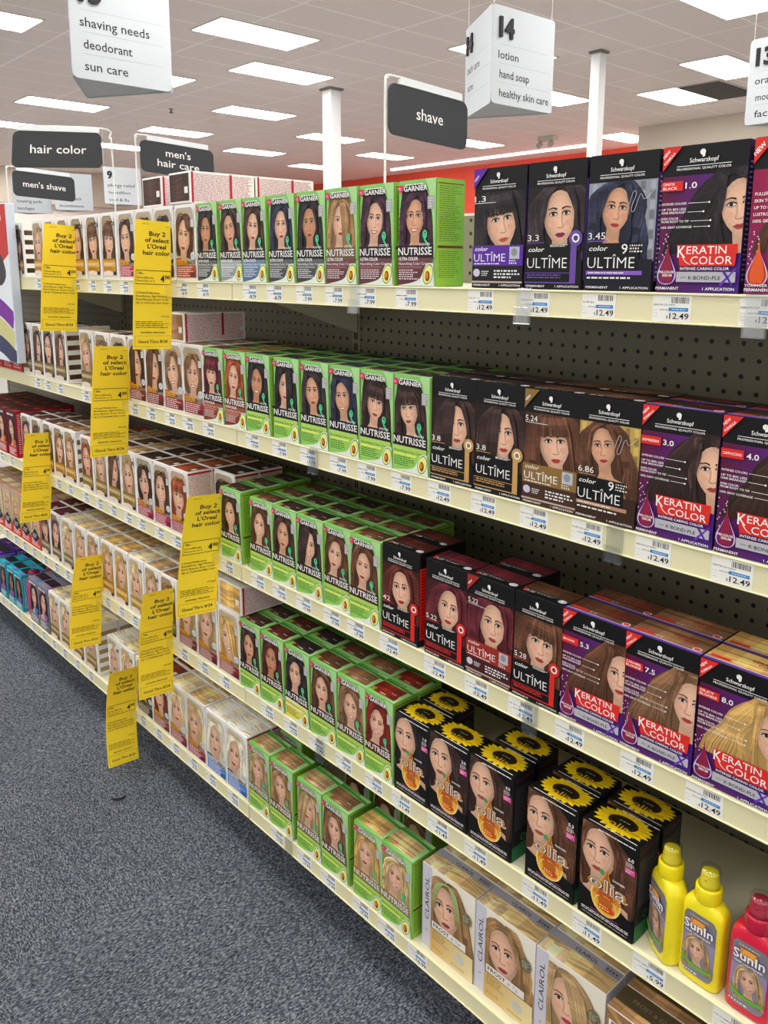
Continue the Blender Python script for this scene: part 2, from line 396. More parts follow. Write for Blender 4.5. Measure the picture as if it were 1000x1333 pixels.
    if smile:
        A.poly(TT([(fx-mw, my+.035)]+catmull([(fx-mw, my+.03), (fx-.07, my-.045), (fx, my-.065), (fx+.07, my-.045), (fx+mw, my+.03)], 8)+[(fx+mw, my+.035)]+catmull([(fx+mw, my+.035), (fx+.05, my+.04), (fx, my+.028), (fx-.05, my+.04), (fx-mw, my+.035)], 8)), lc)
        A.poly(TT([(fx-mw*.78, my+.018), (fx-.05, my-.025), (fx, my-.032), (fx+.05, my-.025), (fx+mw*.78, my+.018), (fx, my+.012)]), H('#f3eee8'))
    else:
        A.poly(TT([(fx-mw, my), (fx-.045, my+.036), (fx, my+.024), (fx+.045, my+.036), (fx+mw, my), (fx, my-.008)]), mul(lc, .85))
        A.poly(TT([(fx-mw, my), (fx, my-.012), (fx+mw, my), (fx+.06, my-.05), (fx, my-.06), (fx-.06, my-.05)]), lc)
        A.strip(TT([(fx-mw, my), (fx, my-.012), (fx+mw, my)]), s*.012, mul(lc, .35))
    # eyes and brows
    bc = mix(mul(hb, .6), BLACK, .55)
    for sg in (-1, 1):
        ex = fx+sg*.155*(1-.12*(sg*turn > 0)); ey = .075; ew = .086
        A.ell(*T(ex, ey+.02), s*.1, s*.055, mul(sk, .72), 12)
        A.poly(TT([(ex-ew, ey-.004), (ex-ew*.4, ey+.03), (ex+ew*.4, ey+.03), (ex+ew, ey), (ex+ew*.4, ey-.026), (ex-ew*.4, ey-.026)]), H('#e9e2dc'))
        A.ell(*T(ex+turn*.015, ey+.002), s*.036, s*.034, H('#2a1c15'), 10)
        A.strip(TT(catmull([(ex-ew*1.1, ey-.006), (ex-ew*.4, ey+.034), (ex+ew*.4, ey+.034), (ex+ew*1.15, ey+.006)], 6)), s*.022, H('#1a1412'))
        A.strip(TT([(ex-ew*.8, ey-.026), (ex, ey-.034), (ex+ew*.8, ey-.02)]), s*.008, mul(sk, .45), up=False)
        A.strip(TT(catmull([(ex-sg*.09, ey+.085), (ex, ey+.115), (ex+sg*.11, ey+.09)], 6)), s*.032, bc, s*.014, up=False)
    # hair in front
    A.up()
    for k in range(max(6, n//2)):
        for sg in (-1, 1):
            t = (k+r.random())/(n/2)
            P = catmull([(part+sg*.01, .62), (part*.7+sg*(.1+.1*t), .58-.03*t), (sg*(.25+.10*t), .36), (sg*(.345+.06*t), .05), (sg*(.36+.07*t), -.25), (sg*(.36+.1*t), -.62)], 12)
            if style == 'bob': P = [p for p in P if p[1] > -.5]
            P = [(x+wave*.08*math.sin(fr*y*2+k*.4), y) for x, y in P]
            A.strip(TT(P), s*.06, None, s*.025, up=False, cf=hc(.65+.7*r.random(), r.random()*.06))
    if style == 'bangs':
        A.up()
        for k in range(n):
            x = -.37+.74*(k+r.random())/n
            A.strip(TT(catmull([(x*.35, .64), (x*.75, .5), (x*.96, .3), (x, .14+.05*r.random()-.1*max(0, abs(x)-.28))], 8)), s*.06, None, s*.02, up=False, cf=hc(.6+.75*r.random(), .15))
    if style in ('side', 'bob'):
        A.up(); sg = 1 if part < 0 else -1
        for k in range(n):
            t = (k+r.random())/n
            if style == 'side':
                P = [(part, .62), (part+sg*(.1+.2*t), .6), (sg*(.02+.3*t), .36), (sg*(.09+.26*t), .02), (sg*(.14+.24*t), -.35), (sg*(.2+.25*t), -.9)]
            else:
                P = [(part, .62), (part+sg*(.12+.2*t), .56), (sg*(.1+.25*t), .4-.1*(1-t)), (sg*(.26+.12*t), .2)]
            A.strip(TT(catmull(P, 10)), s*.055, None, s*.03, up=False, cf=hc(.65+.7*r.random(), .05))

def swatch(A, x0, y0, x1, y1, hair, n=16, seed=0, wave=.0, vert=False):
    """flat field of combed hair strands"""
    hb = HAIR[hair]; r = random.Random(seed); A.rect(x0, y0, x1, y1, mul(hb, .8)); A.up()
    W, Hh = x1-x0, y1-y0; ob = A.b; A.b = (max(ob[0], x0), max(ob[1], y0), min(ob[2], x1), min(ob[3], y1))
    for k in range(n):
        if vert: P = [(x0+W*(k+.5)/n+wave*W*.15*math.sin(q*1.3+k*.3), y0+Hh*q/6) for q in range(7)]; wd = W/n*1.3
        else: P = [(x0+W*q/6, y0+Hh*(k+.5)/n+wave*Hh*.15*math.sin(q*1.3+k*.3)) for q in range(7)]; wd = Hh/n*1.3
        j = .65+.7*r.random()
        A.strip(P, wd, None, up=False, cf=lambda t, j=j: mul(hb, j*(1+.8*math.exp(-((t-.45)/.2)**2))))
    A.b = ob

# ------------------------------------------------------------------ carton designs (origin: middle of the bottom front edge)
def faces(mb, w, h, d):
    A = lambda fn, W, Hh: Art(mb, fn, W, Hh)
    front = A(lambda u, v, z: (u-w/2, -z, v), w, h)
    right = A(lambda u, v, z: (w/2+z, u, v), d, h)
    left = A(lambda u, v, z: (-w/2-z, d-u, v), d, h)
    top = A(lambda u, v, z: (u-w/2, v, h+z), w, d)
    return front, right, left, top

def d_nut(hair='brown', var='green', w=3.3, h=6.32, d=2.4, n=22, seed=0, flip=False, **kw):
    mb = MB(); g = H('#84bd5c'); gl = H('#abd992'); gd = H('#5fae2c')
    mb.box(-w/2, w/2, 0, d, 0, h, g, .05)
    F, R, L, T = faces(mb, w, h, d); X = lambda t: t*w; Y = lambda t: t*h
    F.rect(.03, .03, w-.03, h-.03, lambda u, v: mix(gl, H('#84c46a'), v/h), 1, 5)
    dark = mul(HAIR[hair], .55)
    F.b = (X(.02), Y(.265), X(.93), Y(.955))
    F.poly(catmull([(X(.02), Y(.26)), (X(.02), Y(.6)), (X(.1), Y(.9)), (X(.25), Y(.95)), (X(.6), Y(.95)), (X(.78), Y(.86)), (X(.9), Y(.6)), (X(.93), Y(.26))], 18), dark)
    F.b = (X(.02), Y(.265), X(.93), Y(.93))
    kw.setdefault('wide', 1.2); portrait(F, X(.44), Y(.64), h*.355, hair, seed=seed, n=n, **kw)
    F.b = (0, 0, w, h)
    # right edge sweep of green
    F.poly(catmull([(X(.72), h-.02), (X(.84), Y(.86)), (X(.91), Y(.66)), (X(.94), Y(.42)), (X(.95), Y(.27))], 10)+[(w-.02, Y(.27)), (w-.02, h-.02)], lambda u, v: mix(g, gl, v/h))
    F.rect(X(.0)+.02, Y(.265), X(.95), Y(.39), mul(dark, .9)) if not kw.get('bust') else None
    F.text('GARNIER', X(.15), Y(.893), Y(.052), INK, .045, fit=X(.64)); F.text('GARNIER', X(.16), Y(.897), Y(.047), WHITE, .022, fit=X(.62))
    F.greek(X(.2), Y(.945), X(.7), Y(.965), 1, WHITE, 1)
    F.ell(X(.075), Y(.925), X(.075), Y(.036), H('#d92b63'), 14); F.greek(X(.03), Y(.91), X(.12), Y(.94), 2, WHITE, 2)
    F.rect(X(.79), Y(.72), X(.95), Y(.84), H('#a9a7a6')); F.greek(X(.81), Y(.73), X(.94), Y(.83), 4, H('#e9e7e4'), 3)
    sw = H('#4fc58a')
    F.strip(catmull([(X(.72), Y(.50)), (X(.73), Y(.44)), (X(.80), Y(.40)), (X(.85), Y(.34))], 8), X(.055), sw, X(.02)); F.ring(X(.73), Y(.49), X(.045), X(.035), sw, 12, Y(.032))
    F.greek(X(.6), Y(.385), X(.86), Y(.41), 2, WHITE, 4, False)
    F.text('NUTRISSE', X(.02), Y(.295), Y(.075), BLACK, .02, fit=X(.91)); F.text('NUTRISSE', X(.025), Y(.299), Y(.073), WHITE, .012, fit=X(.89))
    if var == 'green': pc, tc, pt = H('#8cc957'), H('#2e5a1d'), H('#dfe56a')
    elif var == 'yellow': pc, tc, pt = H('#e3d94c'), H('#4a4a1d'), H('#f2efb5')
    elif var == 'grey': pc, tc, pt = H('#8b9192'), H('#e3e6e6'), H('#c9cccc')
    elif var == 'blue': pc, tc, pt = H('#4b6788'), H('#dfe6ee'), H('#9fb4c9')
    elif var == 'red': pc, tc, pt = H('#7c2a1f'), H('#f0d9cf'), H('#c97a5e')
    elif var == 'wine': pc, tc, pt = H('#5d2f33'), H('#efdfe0'), H('#8e5a5e')
    else: pc, tc, pt = H('#3b3b3d'), H('#e7e7e4'), H('#8d8f8e')
    F.rect(.03, .06, X(.93), Y(.27), lambda u, v: mix(pc, pt, .35*(v/Y(.27))**2), 1, 3)
    if var != 'green':
        F.text('ULTRA COLOR', X(.04), Y(.248), Y(.032), WHITE, .02, fit=X(.52))
    F.text('Nourishing Color Creme', X(.04), Y(.205), Y(.026), tc, .005, fit=X(.84))
    F.rect(X(.03), Y(.172), X(.66), Y(.193), pt); F.greek(X(.05), Y(.06), X(.62), Y(.165), 5, tc, seed+5, th=.4)
    F.poly(catmull([(X(.0)+.03, .03), (X(.4), Y(.035)), (X(.62), Y(.075)), (X(.72), Y(.16)), (X(.80), Y(.215)), (X(.96), Y(.22))], 12)+[(w-.04, .03)], H('#dfe6dc'))
    F.ell(X(.83), Y(.115), X(.125), Y(.10), H('#5d8f2a'), 18, rot=-.35); F.ell(X(.83), Y(.115), X(.11), Y(.088), H('#e9ec86'), 18, rot=-.35)
    F.ell(X(.815), Y(.098), X(.062), Y(.05), H('#8a3d12'), 14); F.ell(X(.80), Y(.105), X(.038), Y(.03), H('#d9822b'), 10)
    R.rect(.02, .02, d-.02, h-.02, lambda u, v: mix(H('#93bd3a'), H('#6aa636'), u/d), 2, 2); R.greek(.2, .5, d-.25, h*.34, 14, H('#49701b'), 7, th=.35); R.greek(.2, h*.42, d-.2, h-.4, 26, H('#49701b'), 8, th=.35)
    R.rect(.1, h*.36, d-.1, h*.385, H('#5e3420')); R.rect(.1, h-.32, d-.1, h-.26, H('#5e3420'))
    L.rect(.02, .02, d-.02, h-.02, H('#78c22c')); L.greek(.2, .5, d-.25, h-.4, 30, H('#49701b'), 9, th=.35)
    T.rect(.03, .03, w-.03, d-.03, lambda u, v: mix(H('#6fc04a'), gl, u/w), 3, 1); swatch(T, .05, d*.3, w*.86, d*.74, hair, 12, seed)
    swatch(T, w*.18, d*.1, w*.9, d*.3, hair, 4, seed+1)
    T.greek(.1, d*.12, w*.36, d*.28, 2, H('#c3251f'), 4, th=.6); T.text('creme', w*.36, d*.15, d*.08, H('#f1ead9'), .01, fit=w*.2)
    T.greek(w*.62, d*.33, w*.84, d*.42, 1, WHITE, 6); T.poly([(0.03, d*.78), (w*.5, d*.8), (w-.03, d*.72), (w-.03, d*.84), (.03, d*.9)], H('#3f8f36')); T.greek(.2, d*.9, w*.7, d*.96, 1, H('#2d5c1c'), 3)
    return mb.mesh('hair_color_box', [M_CARTON])

def logo(F, w, h, y, col=WHITE, x=.5, sw=.34):
    cx = w*x
    F.ell(cx-.02*w, y+h*.052, w*.034, h*.02, col, 10); F.poly([(cx-.03*w, y+h*.05), (cx+.012*w, y+h*.05), (cx+.006*w, y+h*.022), (cx-.02*w, y+h*.018)], col)
    F.text('Schwarzkopf', cx, y-h*.012, h*.03, col, .012, fit=w*sw, anchor='c')
    F.rect(cx-w*.32, y-h*.035, cx+w*.32, y-h*.031, col)
    F.text('PROFESSIONAL QUALITY COLOR', cx, y-h*.06, h*.015, col, .012, fit=w*.64, anchor='c')

def d_ult(hair='espresso', var='frame', num='3.3', acc='#b9925a', bg=None, w=3.68, h=6.5, d=2.2, n=30, seed=0, **kw):
    mb = MB(); ac = H(acc); bl = H('#0a090b'); mb.box(-w/2, w/2, 0, d, 0, h, bl, .04)
    F, R, L, T = faces(mb, w, h, d); X = lambda t: t*w; Y = lambda t: t*h
    F.rect(.02, .02, w-.02, h-.02, bl); hb = HAIR[hair]
    F.b = (.02, Y(.22), w-.02, Y(.80))
    F.rect(.02, Y(.22), w-.02, Y(.80), H(bg) if bg else mul(hb, .5))
    if var == 'metal' and bg:
        F.up()
        for i in range(7):
            for j in range(8): F.rect(X(.06+i*.14), Y(.24+j*.07), X(.13+i*.14), Y(.30+j*.07), mul(H(bg), (.6, 1.35)[(i+j) % 2]), up=False)
    pk = dict(part=.12, length=1.5, wide=1.75); pk.update(kw)
    portrait(F, X(pk.pop('px', .55)), Y(pk.pop('py', .545)), h*1.12*pk.pop('ps', .34), hair, seed=seed, n=n, **pk)
    F.b = (0, 0, w, h)
    logo(F, w, h, Y(.885))
    if var == 'band':
        F.poly([(.02, h-.02), (X(.27), h-.02), (.02, h-X(.3))], ac); F.text('NEW', X(.075), Y(.915), Y(.02), WHITE, .02, anchor='c', rot=.78)
        F.text(num, X(.03), Y(.725), Y(.05), WHITE, .0, fit=X(.22)); F.rect(X(.03), Y(.712), X(.45), Y(.716), WHITE)
        F.rect(.02, .02, w-.02, Y(.19), mix(bl, hb, .5)); F.rect(.02, Y(.19), w-.02, Y(.36), ac)
        F.text('color', X(.05), Y(.315), Y(.035), WHITE, .01, fit=X(.26), shear=.3); F.text('ULTÎME', X(.04), Y(.225), Y(.068), WHITE, -.006, fit=X(.62))
        F.greek(X(.05), Y(.198), X(.55), Y(.215), 1, WHITE, 3, False)
        F.rect(X(.74), Y(.245), X(.93), Y(.345), H('#b9bcc3')); F.ell(X(.83), Y(.30), X(.06), Y(.034), H('#8d8f97'), 10); F.greek(X(.74), Y(.20), X(.93), Y(.24), 2, WHITE, 6)
        F.ell(X(.1), Y(.13), X(.07), Y(.035), H('#cfc6dd'), 10); F.greek(X(.2), Y(.1), X(.38), Y(.15), 3, WHITE, 5); F.greek(X(.45), Y(.08), X(.95), Y(.16), 3, WHITE, 7)
        F.rect(.02, Y(.045), w-.02, Y(.06), H('#c3ab9b'))
    else:
        F.text(num, X(.04), Y(.385), Y(.052), WHITE, .0, fit=X(.26 if len(num) > 3 else .2)); F.rect(X(.04), Y(.368), X(.34), Y(.374), ac)
        F.rect(.02, .02, w-.02, Y(.235), mul(hb, .35) if var == 'metal' else bl)
        F.rect(X(.03), Y(.14), X(.8), Y(.355), BLACK)
        if var == 'frame':
            F.rect(X(.80), Y(.05), X(.90), Y(.40), ac); F.rect(.02, Y(.05), X(.9), Y(.135), ac); F.rect(.04, Y(.06), X(.8), Y(.13), bl)
            F.greek(X(.05), Y(.085), X(.7), Y(.125), 2, ac, 3)
            F.ring(X(.88), Y(.40), X(.085), X(.05), ac, 16, Y(.048)); F.ring(X(.88), Y(.40), X(.05), X(.03), WHITE, 8, Y(.028)); F.ell(X(.88), Y(.40), X(.04), Y(.022), mul(ac, .6), 8)
            F.greek(X(.45), Y(.335), X(.78), Y(.355), 2, WHITE, 8)
        else:
            F.text('9', X(.55), Y(.275), Y(.075), WHITE, .005, fit=X(.09)); F.greek(X(.67), Y(.28), X(.86), Y(.345), 3, WHITE, 4); F.rect(X(.03), Y(.12), X(.86), Y(.15), ac); F.greek(X(.06), Y(.127), X(.6), Y(.143), 1, WHITE, 2, False)
            F.greek(X(.05), Y(.085), X(.8), Y(.11), 1, WHITE, 7)
            if kw.get('part') is not None or True:
                F.strip(catmull([(X(.62), Y(.62)), (X(.68), Y(.72)), (X(.72), Y(.7)), (X(.66), Y(.6)), (X(.7), Y(.58)), (X(.78), Y(.7)), (X(.84), Y(.66)), (X(.96), Y(.72))], 24), .016, H('#e9e6ea'))
        F.text('color', X(.06), Y(.30), Y(.038), WHITE, .01, fit=X(.28), shear=.3); F.text('ULTÎME', X(.05), Y(.17), Y(.085), WHITE, -.008, fit=X(.70))
    F.text('PERMANENT', X(.04), Y(.018), Y(.017), WHITE, .012, fit=X(.34)); F.text('1 APPLICATION', X(.56), Y(.018), Y(.017), WHITE, .012, fit=X(.40))
    R.rect(.02, .02, d-.02, h-.02, mul(ac, .55) if var != 'frame' else ac); R.rect(.02, .02, d-.02, .5, bl); R.rect(.02, h-1.0, d-.02, h-.02, bl)
    R.greek(.15, .6, d-.2, h-1.1, 22, mul(ac, .25) if var == 'frame' else WHITE, seed, th=.4)
    L.rect(.02, .02, d-.02, h-.02, mul(ac, .5))
    T.rect(.02, .02, w-.02, d-.02, bl); swatch(T, .06, d*.38, w-.06, d*.92, hair, 10, seed); T.rect(.1, d*.3, w-.1, d*.315, H('#8d8a88')); T.text(num, w*.14, d*.16, d*.1, H('#cfc8c2'), .01, fit=w*.16)
    T.rect(w*.08, d*.12, w*.14, d*.28, ac); T.greek(w*.35, d*.18, w*.7, d*.28, 1, H('#9a9592'), 3)
    T.ell(w*.87, d*.2, w*.08, d*.1, H('#d9d7d4'), 14); T.ring(w*.87, d*.2, w*.05, .03, H('#5b5756'), 10, d*.06)
    return mb.mesh('hair_color_box', [M_CARTON])

def d_ker(hair='espresso', num='3.0', shade='ESPRESSO', w=3.98, h=6.5, d=2.05, n=34, seed=0, young=False, **kw):
    mb = MB(); pu = H('#4a1a78'); mg = H('#5d1338'); bl = H('#0a090b'); rd = H('#dc2b22'); hb = HAIR[hair]
    mb.box(-w/2, w/2, 0, d, 0, h, H('#2b1145'), .04)
    F, R, L, T = faces(mb, w, h, d); X = lambda t: t*w; Y = lambda t: t*h
    bgl, bgr = (H('#8d1648'), H('#c92a58')) if young else (mg, H('#4b2490'))
    F.rect(.02, .02, w-.02, h-.02, lambda u, v: mix(mix(bgl, bgr, (u/w)**1.2), pu, max(0, .5-v/h)), 5, 6)
    F.rect(.02, Y(.80), w-.02, h-.02, bl)
    # hair sweeping to the left of a face at the right edge
    F.b = (.02, Y(.27), w-.02, Y(.84)); r = random.Random(seed)
    def flow(t):
        return catmull([(X(1.02), Y(.90-.03*t)), (X(.80-.14*t), Y(.82-.01*t)), (X(.66-.25*t), Y(.68)), (X(.58-.28*t), Y(.55-.01*t)), (X(.54-.40*t), Y(.43)), (X(.56-.52*t), Y(.24))], 14)
    F.poly(flow(1)+[(X(1.02), Y(.2)), (X(1.02), Y(.9))], mul(hb, .75)); F.up()
    hi = .5
    for k in range(int(n*1.6)):
        t = (k+r.random())/(n*1.6)*1.0-.15; j = .5+.95*r.random()
        P = [(x+w*.04*math.sin(q*1.1+k*.07)*min(1, q/5), y+h*.022*math.sin(q*1.0+k*.09)*min(1, q/5)) for q, (x, y) in enumerate(flow(t))]
        F.strip(P, .16, None, .05, up=False, cf=lambda q, j=j: mul(hb, .78*j*(1+hi*1.8*math.exp(-((q-.35)/.12)**2)+hi*1.2*math.exp(-((q-.72)/.1)**2))))
    pk = dict(part=-.15, turn=-.25, length=1.4); pk.update(kw)
    portrait(F, X(.95), Y(.565), h*.385, hair, 'long', seed=seed, n=n//2, wide=.5, **pk)
    F.b = (0, 0, w, h)
    logo(F, w, h, Y(.895))
    F.poly([(.02, h-.02), (X(.23), h-.02), (.02, h-X(.27))], rd)
    if young: F.text('NEW', X(.075), Y(.918), Y(.03), WHITE, .02, anchor='c', rot=.8)
    else: F.text('NEW', X(.058), Y(.945), Y(.021), WHITE, .02, anchor='c', rot=.8); F.text('FORMULA', X(.095), Y(.915), Y(.017), WHITE, .02, anchor='c', rot=.8)
    if young:
        for i, t in enumerate(('FULLER', 'SKIN TONE', 'UP TO 80%', 'LUSTROUS', '100% GRAY')): F.text(t, X(.05), Y(.635-i*.043), Y(.02), WHITE, .015)
    else:
        F.rect(.02, Y(.70), X(.27), Y(.765), rd); sp = shade.split()
        for i, t in enumerate(sp): F.text(t, X(.025), Y(.738-.028*i if len(sp) > 1 else .722), Y(.019), WHITE, .012, fit=min(X(.22), X(.036)*len(t)))
        F.text(num, X(.30), Y(.712), Y(.042), WHITE, .012, fit=X(.14))
        for t, v, x2 in (('INTENSE COLORS', .605, .60), ('UP TO 80% LESS', .567, 0), ('HAIR BREAKAGE*', .545, .54), ('EVEN COLOR', .505, 0), ('FROM ROOT TO TIP', .484, .63), ('100% GRAY COVERAGE', .445, .62)):
            wd = .026*len(t)*.82; F.text(t, X(.03), Y(v), Y(.0155), WHITE, .012, fit=X(wd))
            if x2: F.rect(X(.05+wd), Y(v+.006), X(x2), Y(v+.009), WHITE); F.ell(X(x2), Y(v+.0075), X(.012), Y(.007), WHITE, 8)
    for i in range(14): F.ell(X(.02+.12*r.random()), Y(.2+.22*i/14), .035, .035, H('#e8c8dc'), 8, up=False)
    F.poly([(X(.25), Y(.33)), (X(.97), Y(.33)), (X(.95), Y(.185)), (X(.30), Y(.185))], H('#e5452a') if young else rd)
    F.text('K', X(.265), Y(.245), Y(.082), WHITE, .01, fit=X(.1)); F.text('ERATIN', X(.375), Y(.267), Y(.055), WHITE, .004, fit=X(.47)); F.text('COLOR', X(.43), Y(.197), Y(.056), WHITE, .004, fit=X(.49))
    F.strip(catmull([(X(.33), Y(.25)), (X(.37), Y(.215)), (X(.43), Y(.195))], 6), .05, WHITE, .02)
    F.text('INTENSE CARING COLOR', X(.31), Y(.158), Y(.019), WHITE, .012, fit=X(.58))
    F.rect(X(.27), Y(.075), X(.97), Y(.145), H('#b9b7bd')); F.text('WITH', X(.32), Y(.10), Y(.012), H('#5a5860'), .01); F.text('K·BOND-PLE', X(.42), Y(.092), Y(.026), H('#1a1722'), .008, fit=X(.38))
    F.strip([(X(.80), Y(.055)), (X(.97), Y(.17))], .13, H('#6a3ab5'), .05); F.strip([(X(.83), Y(.15)), (X(.94), Y(.055))], .12, H('#4e249a'), .08)
    dc = H('#e05a22') if young else H('#8e1a3c')
    drop = lambda k: catmull([(X(.145), Y(.36)), (X(.165), Y(.27)), (X(.145+.115*k), Y(.14)), (X(.145+.09*k), Y(.075)), (X(.145), Y(.115-.06*k)), (X(.145-.09*k), Y(.075)), (X(.145-.115*k), Y(.14)), (X(.125), Y(.27)), (X(.145), Y(.36))], 28)[:-1]
    F.poly(drop(1), H('#d9b8e2')); F.poly(drop(.86), H('#4e1a6a') if not young else H('#b33a14')); F.poly(drop(.66), dc)
    if not young: F.text('PRE-COLOR', X(.145), Y(.135), Y(.017), WHITE, .02, fit=X(.19), anchor='c'); F.text('SERUM', X(.155), Y(.112), Y(.017), WHITE, .02, fit=X(.12), anchor='c')
    F.text('PERMANENT', X(.02), Y(.02), Y(.02), WHITE, .014, fit=X(.29)); F.text('1 APPLICATION', X(.60), Y(.02), Y(.02), WHITE, .014, fit=X(.37))
    if young: F.text('YOUNGER LOOKING', X(.02), Y(.05), Y(.018), WHITE, .01, fit=X(.5))
    R.rect(.02, .02, d-.02, h-.02, H('#231040')); R.greek(.15, .5, d-.2, h-.8, 24, H('#b9a8d9'), seed, th=.3)
    L.rect(.02, .02, d-.02, h-.02, H('#231040'))
    swatch(T, .03, .03, w-.03, d-.03, hair, 14, seed); T.rect(.03, .03, w-.03, d*.10, H('#5c2fa8')); T.rect(.03, d*.10, w-.03, d*.125, H('#d8cfe8'))
    T.rect(w*.05, d*.2, w*.3, d*.32, rd); T.text(num, w*.33, d*.2, d*.1, H('#d8cfc5'), .01, fit=w*.1)
    T.text('KERATIN', w*.48, d*.58, d*.12, H('#a4161a'), .02, fit=w*.3); T.text('COLOR', w*.58, d*.44, d*.12, H('#a4161a'), .02, fit=w*.26)
    T.ell(w*.9, d*.22, w*.06, d*.1, H('#e9e4e2'), 12); T.ell(w*.9, d*.22, w*.045, d*.07, rd, 10)
    return mb.mesh('hair_color_box', [M_CARTON])

def d_olia(hair='darkbrown', num='6.0', w=3.58, h=5.95, d=2.08, n=34, seed=0, **kw):
    mb = MB(); bl = H('#0a0a0a'); mb.box(-w/2, w/2, 0, d, 0, h, bl, .05)
    F, R, L, T = faces(mb, w, h, d); X = lambda t: t*w; Y = lambda t: t*h
    F.rect(.02, .02, w-.02, h-.02, bl); F.b = (.03, Y(.2), w-.03, Y(.99)); hb = HAIR[hair]; r = random.Random(seed)
    def flow(t): return catmull([(X(.42), Y(1.02)), (X(.62+.2*t), Y(.86)), (X(.72+.32*t), Y(.66)), (X(.62+.4*t), Y(.46)), (X(.70+.3*t), Y(.3)), (X(.6+.3*t), Y(.16))], 14)
    F.poly(flow(1)+[(X(.0), Y(.2)), (X(.0), Y(1.0))], mul(hb, .5)); F.up()
    for k in range(n):
        t = (k+r.random())/n*1.1-.2; j = .5+.8*r.random()
        F.strip([(x+w*.03*math.sin(q*.7+k*.13), y) for q, (x, y) in enumerate(flow(t))], .16, None, .06, up=False, cf=lambda q, j=j: mul(hb, j*(.8+.9*math.exp(-((q-.3)/.1)**2)+.8*math.exp(-((q-.65)/.1)**2))))
    pk = dict(turn=-.2, tilt=.05, part=.1, length=1.1, wide=.6, lip='#b05a50'); pk.update(kw)
    portrait(F, X(.30), Y(.715), h*.50, hair, 'long', seed=seed, n=n//2, **pk)
    F.b = (0, 0, w, h)
    F.poly([(.02, .02), (w-.02, .02), (w-.02, Y(.2)), (X(.75), Y(.26)), (X(.3), Y(.26)), (.02, Y(.32))], bl)
    F.greek(X(.3), Y(.965), X(.95), Y(.978), 1, WHITE, 2, False, .8)
    drop = lambda k: catmull([(X(.52), Y(.62)), (X(.50+.06*k), Y(.5)), (X(.50+.27*k), Y(.33)), (X(.50+.2*k), Y(.21-.04*k)), (X(.5), Y(.20-.08*k)), (X(.5-.2*k), Y(.21-.04*k)), (X(.5-.27*k), Y(.33)), (X(.49-.06*k), Y(.5)), (X(.52), Y(.62))], 26)[:-1]
    F.poly(drop(1), H('#f2d873')); F.poly(drop(.9), lambda u, v: mix(H('#f0b93a'), H('#c8781e'), max(0, min(1, (v/h-.1)/.45)))); F.poly(drop(.5), H('#b8651c'))
    F.ring(X(.5), Y(.22), X(.2), .03, H('#f7e9a4'), 18, Y(.1))
    F.greek(X(.28), Y(.30), X(.78), Y(.345), 2, H('#c8281c'), 5, False); F.ell(X(.52), Y(.2), X(.15), Y(.04), H('#cc4a18'), 12); F.greek(X(.4), Y(.175), X(.64), Y(.225), 2, H('#f5d98a'), 6)
    for dx, c, b in ((0, H('#2a2420'), .05), (0, H('#e8e4dc'), .025), (0, mix(H('#d68a2a'), bl, .25), -.005)): F.text('olia', X(.52), Y(.37), Y(.13), c, b, fit=X(.72), anchor='c')
    F.ell(X(.41), Y(.56), X(.045), Y(.028), H('#4d9a55'), 10); F.text('GARNIER', X(.6), Y(.53), Y(.02), WHITE, .015, fit=X(.22))
    F.text(num, X(.84), Y(.83), Y(.035), WHITE, .02, fit=X(.1)); F.greek(X(.81), Y(.765), X(.95), Y(.815), 3, WHITE, 3); F.rect(X(.80), Y(.70), X(.97), Y(.755), H('#d94f9c')); F.greek(X(.82), Y(.707), X(.95), Y(.75), 2, WHITE, 4)
    F.greek(X(.25), Y(.115), X(.75), Y(.13), 1, H('#a83a8a'), 2, False); F.greek(X(.08), Y(.07), X(.92), Y(.105), 2, WHITE, 7, False, .45); F.greek(X(.1), Y(.035), X(.9), Y(.055), 1, H('#a7a5a5'), 8, False, .4)
    R.rect(.02, .02, d-.02, h-.02, H('#1b1a1b')); R.rect(.02, .02, d-.02, h*.17, H('#1f6a3a')); R.greek(.2, h*.35, d-.15, h-.9, 22, H('#6a6768'), seed, th=.3); R.ring(d*.5, h*.24, .2, .07, H('#2f8a50'), 10)
    R.strip([(d*.1, h-.5), (d*.9, h-.35)], .08, H('#6a2038'))
    L.rect(.02, .02, d-.02, h-.02, H('#17301f'))
    T.rect(.02, .02, w-.02, d-.02, bl); cx, cy = w*.52, d*.56; r = random.Random(seed+3)
    for lay in range(2):
        T.up()
        for k in range(20):
            a = 2*math.pi*(k+.5*lay)/20+r.uniform(-.06, .06); L1 = (1.0-.12*lay)*(1+.12*r.random()); ca, sa = math.cos(a), math.sin(a); Rx, Ry = w*.47, d*.5
            P = [(.42, -.02), (.7, .11), (.86, .09), (1.0, .0), (.86, -.09), (.7, -.11)]
            Q = [(cx+Rx*L1*(p*ca-q*sa), cy+Ry*L1*(p*sa+q*ca)) for p, q in P]
            yc = mix(H('#f5d716'), H('#e0b50e'), .5*lay+.4*r.random())
            T.k += .12
            for i in range(1, 5): T.tri(Q[0], Q[i], Q[i+1], yc)
    T.ell(cx, cy, w*.25, d*.27, H('#3a2410'), 20); T.ell(cx, cy, w*.19, d*.2, H('#1d130b'), 16); T.ell(cx-w*.06, cy+d*.06, w*.03, d*.03, H('#4d9a55'), 8); T.greek(cx-w*.02, cy+d*.04, cx+w*.15, cy+d*.09, 1, WHITE, 2)
    T.text('olia', cx, cy-d*.27, d*.2, H('#2a1a0a'), .03, fit=w*.36, anchor='c'); T.text('olia', cx, cy-d*.27, d*.2, H('#d9b52a'), -.002, fit=w*.35, anchor='c'); T.greek(w*.72, d*.3, w*.9, d*.38, 2, bl, 4)
    T.rect(w*.1, .05, w*.95, .09, WHITE)
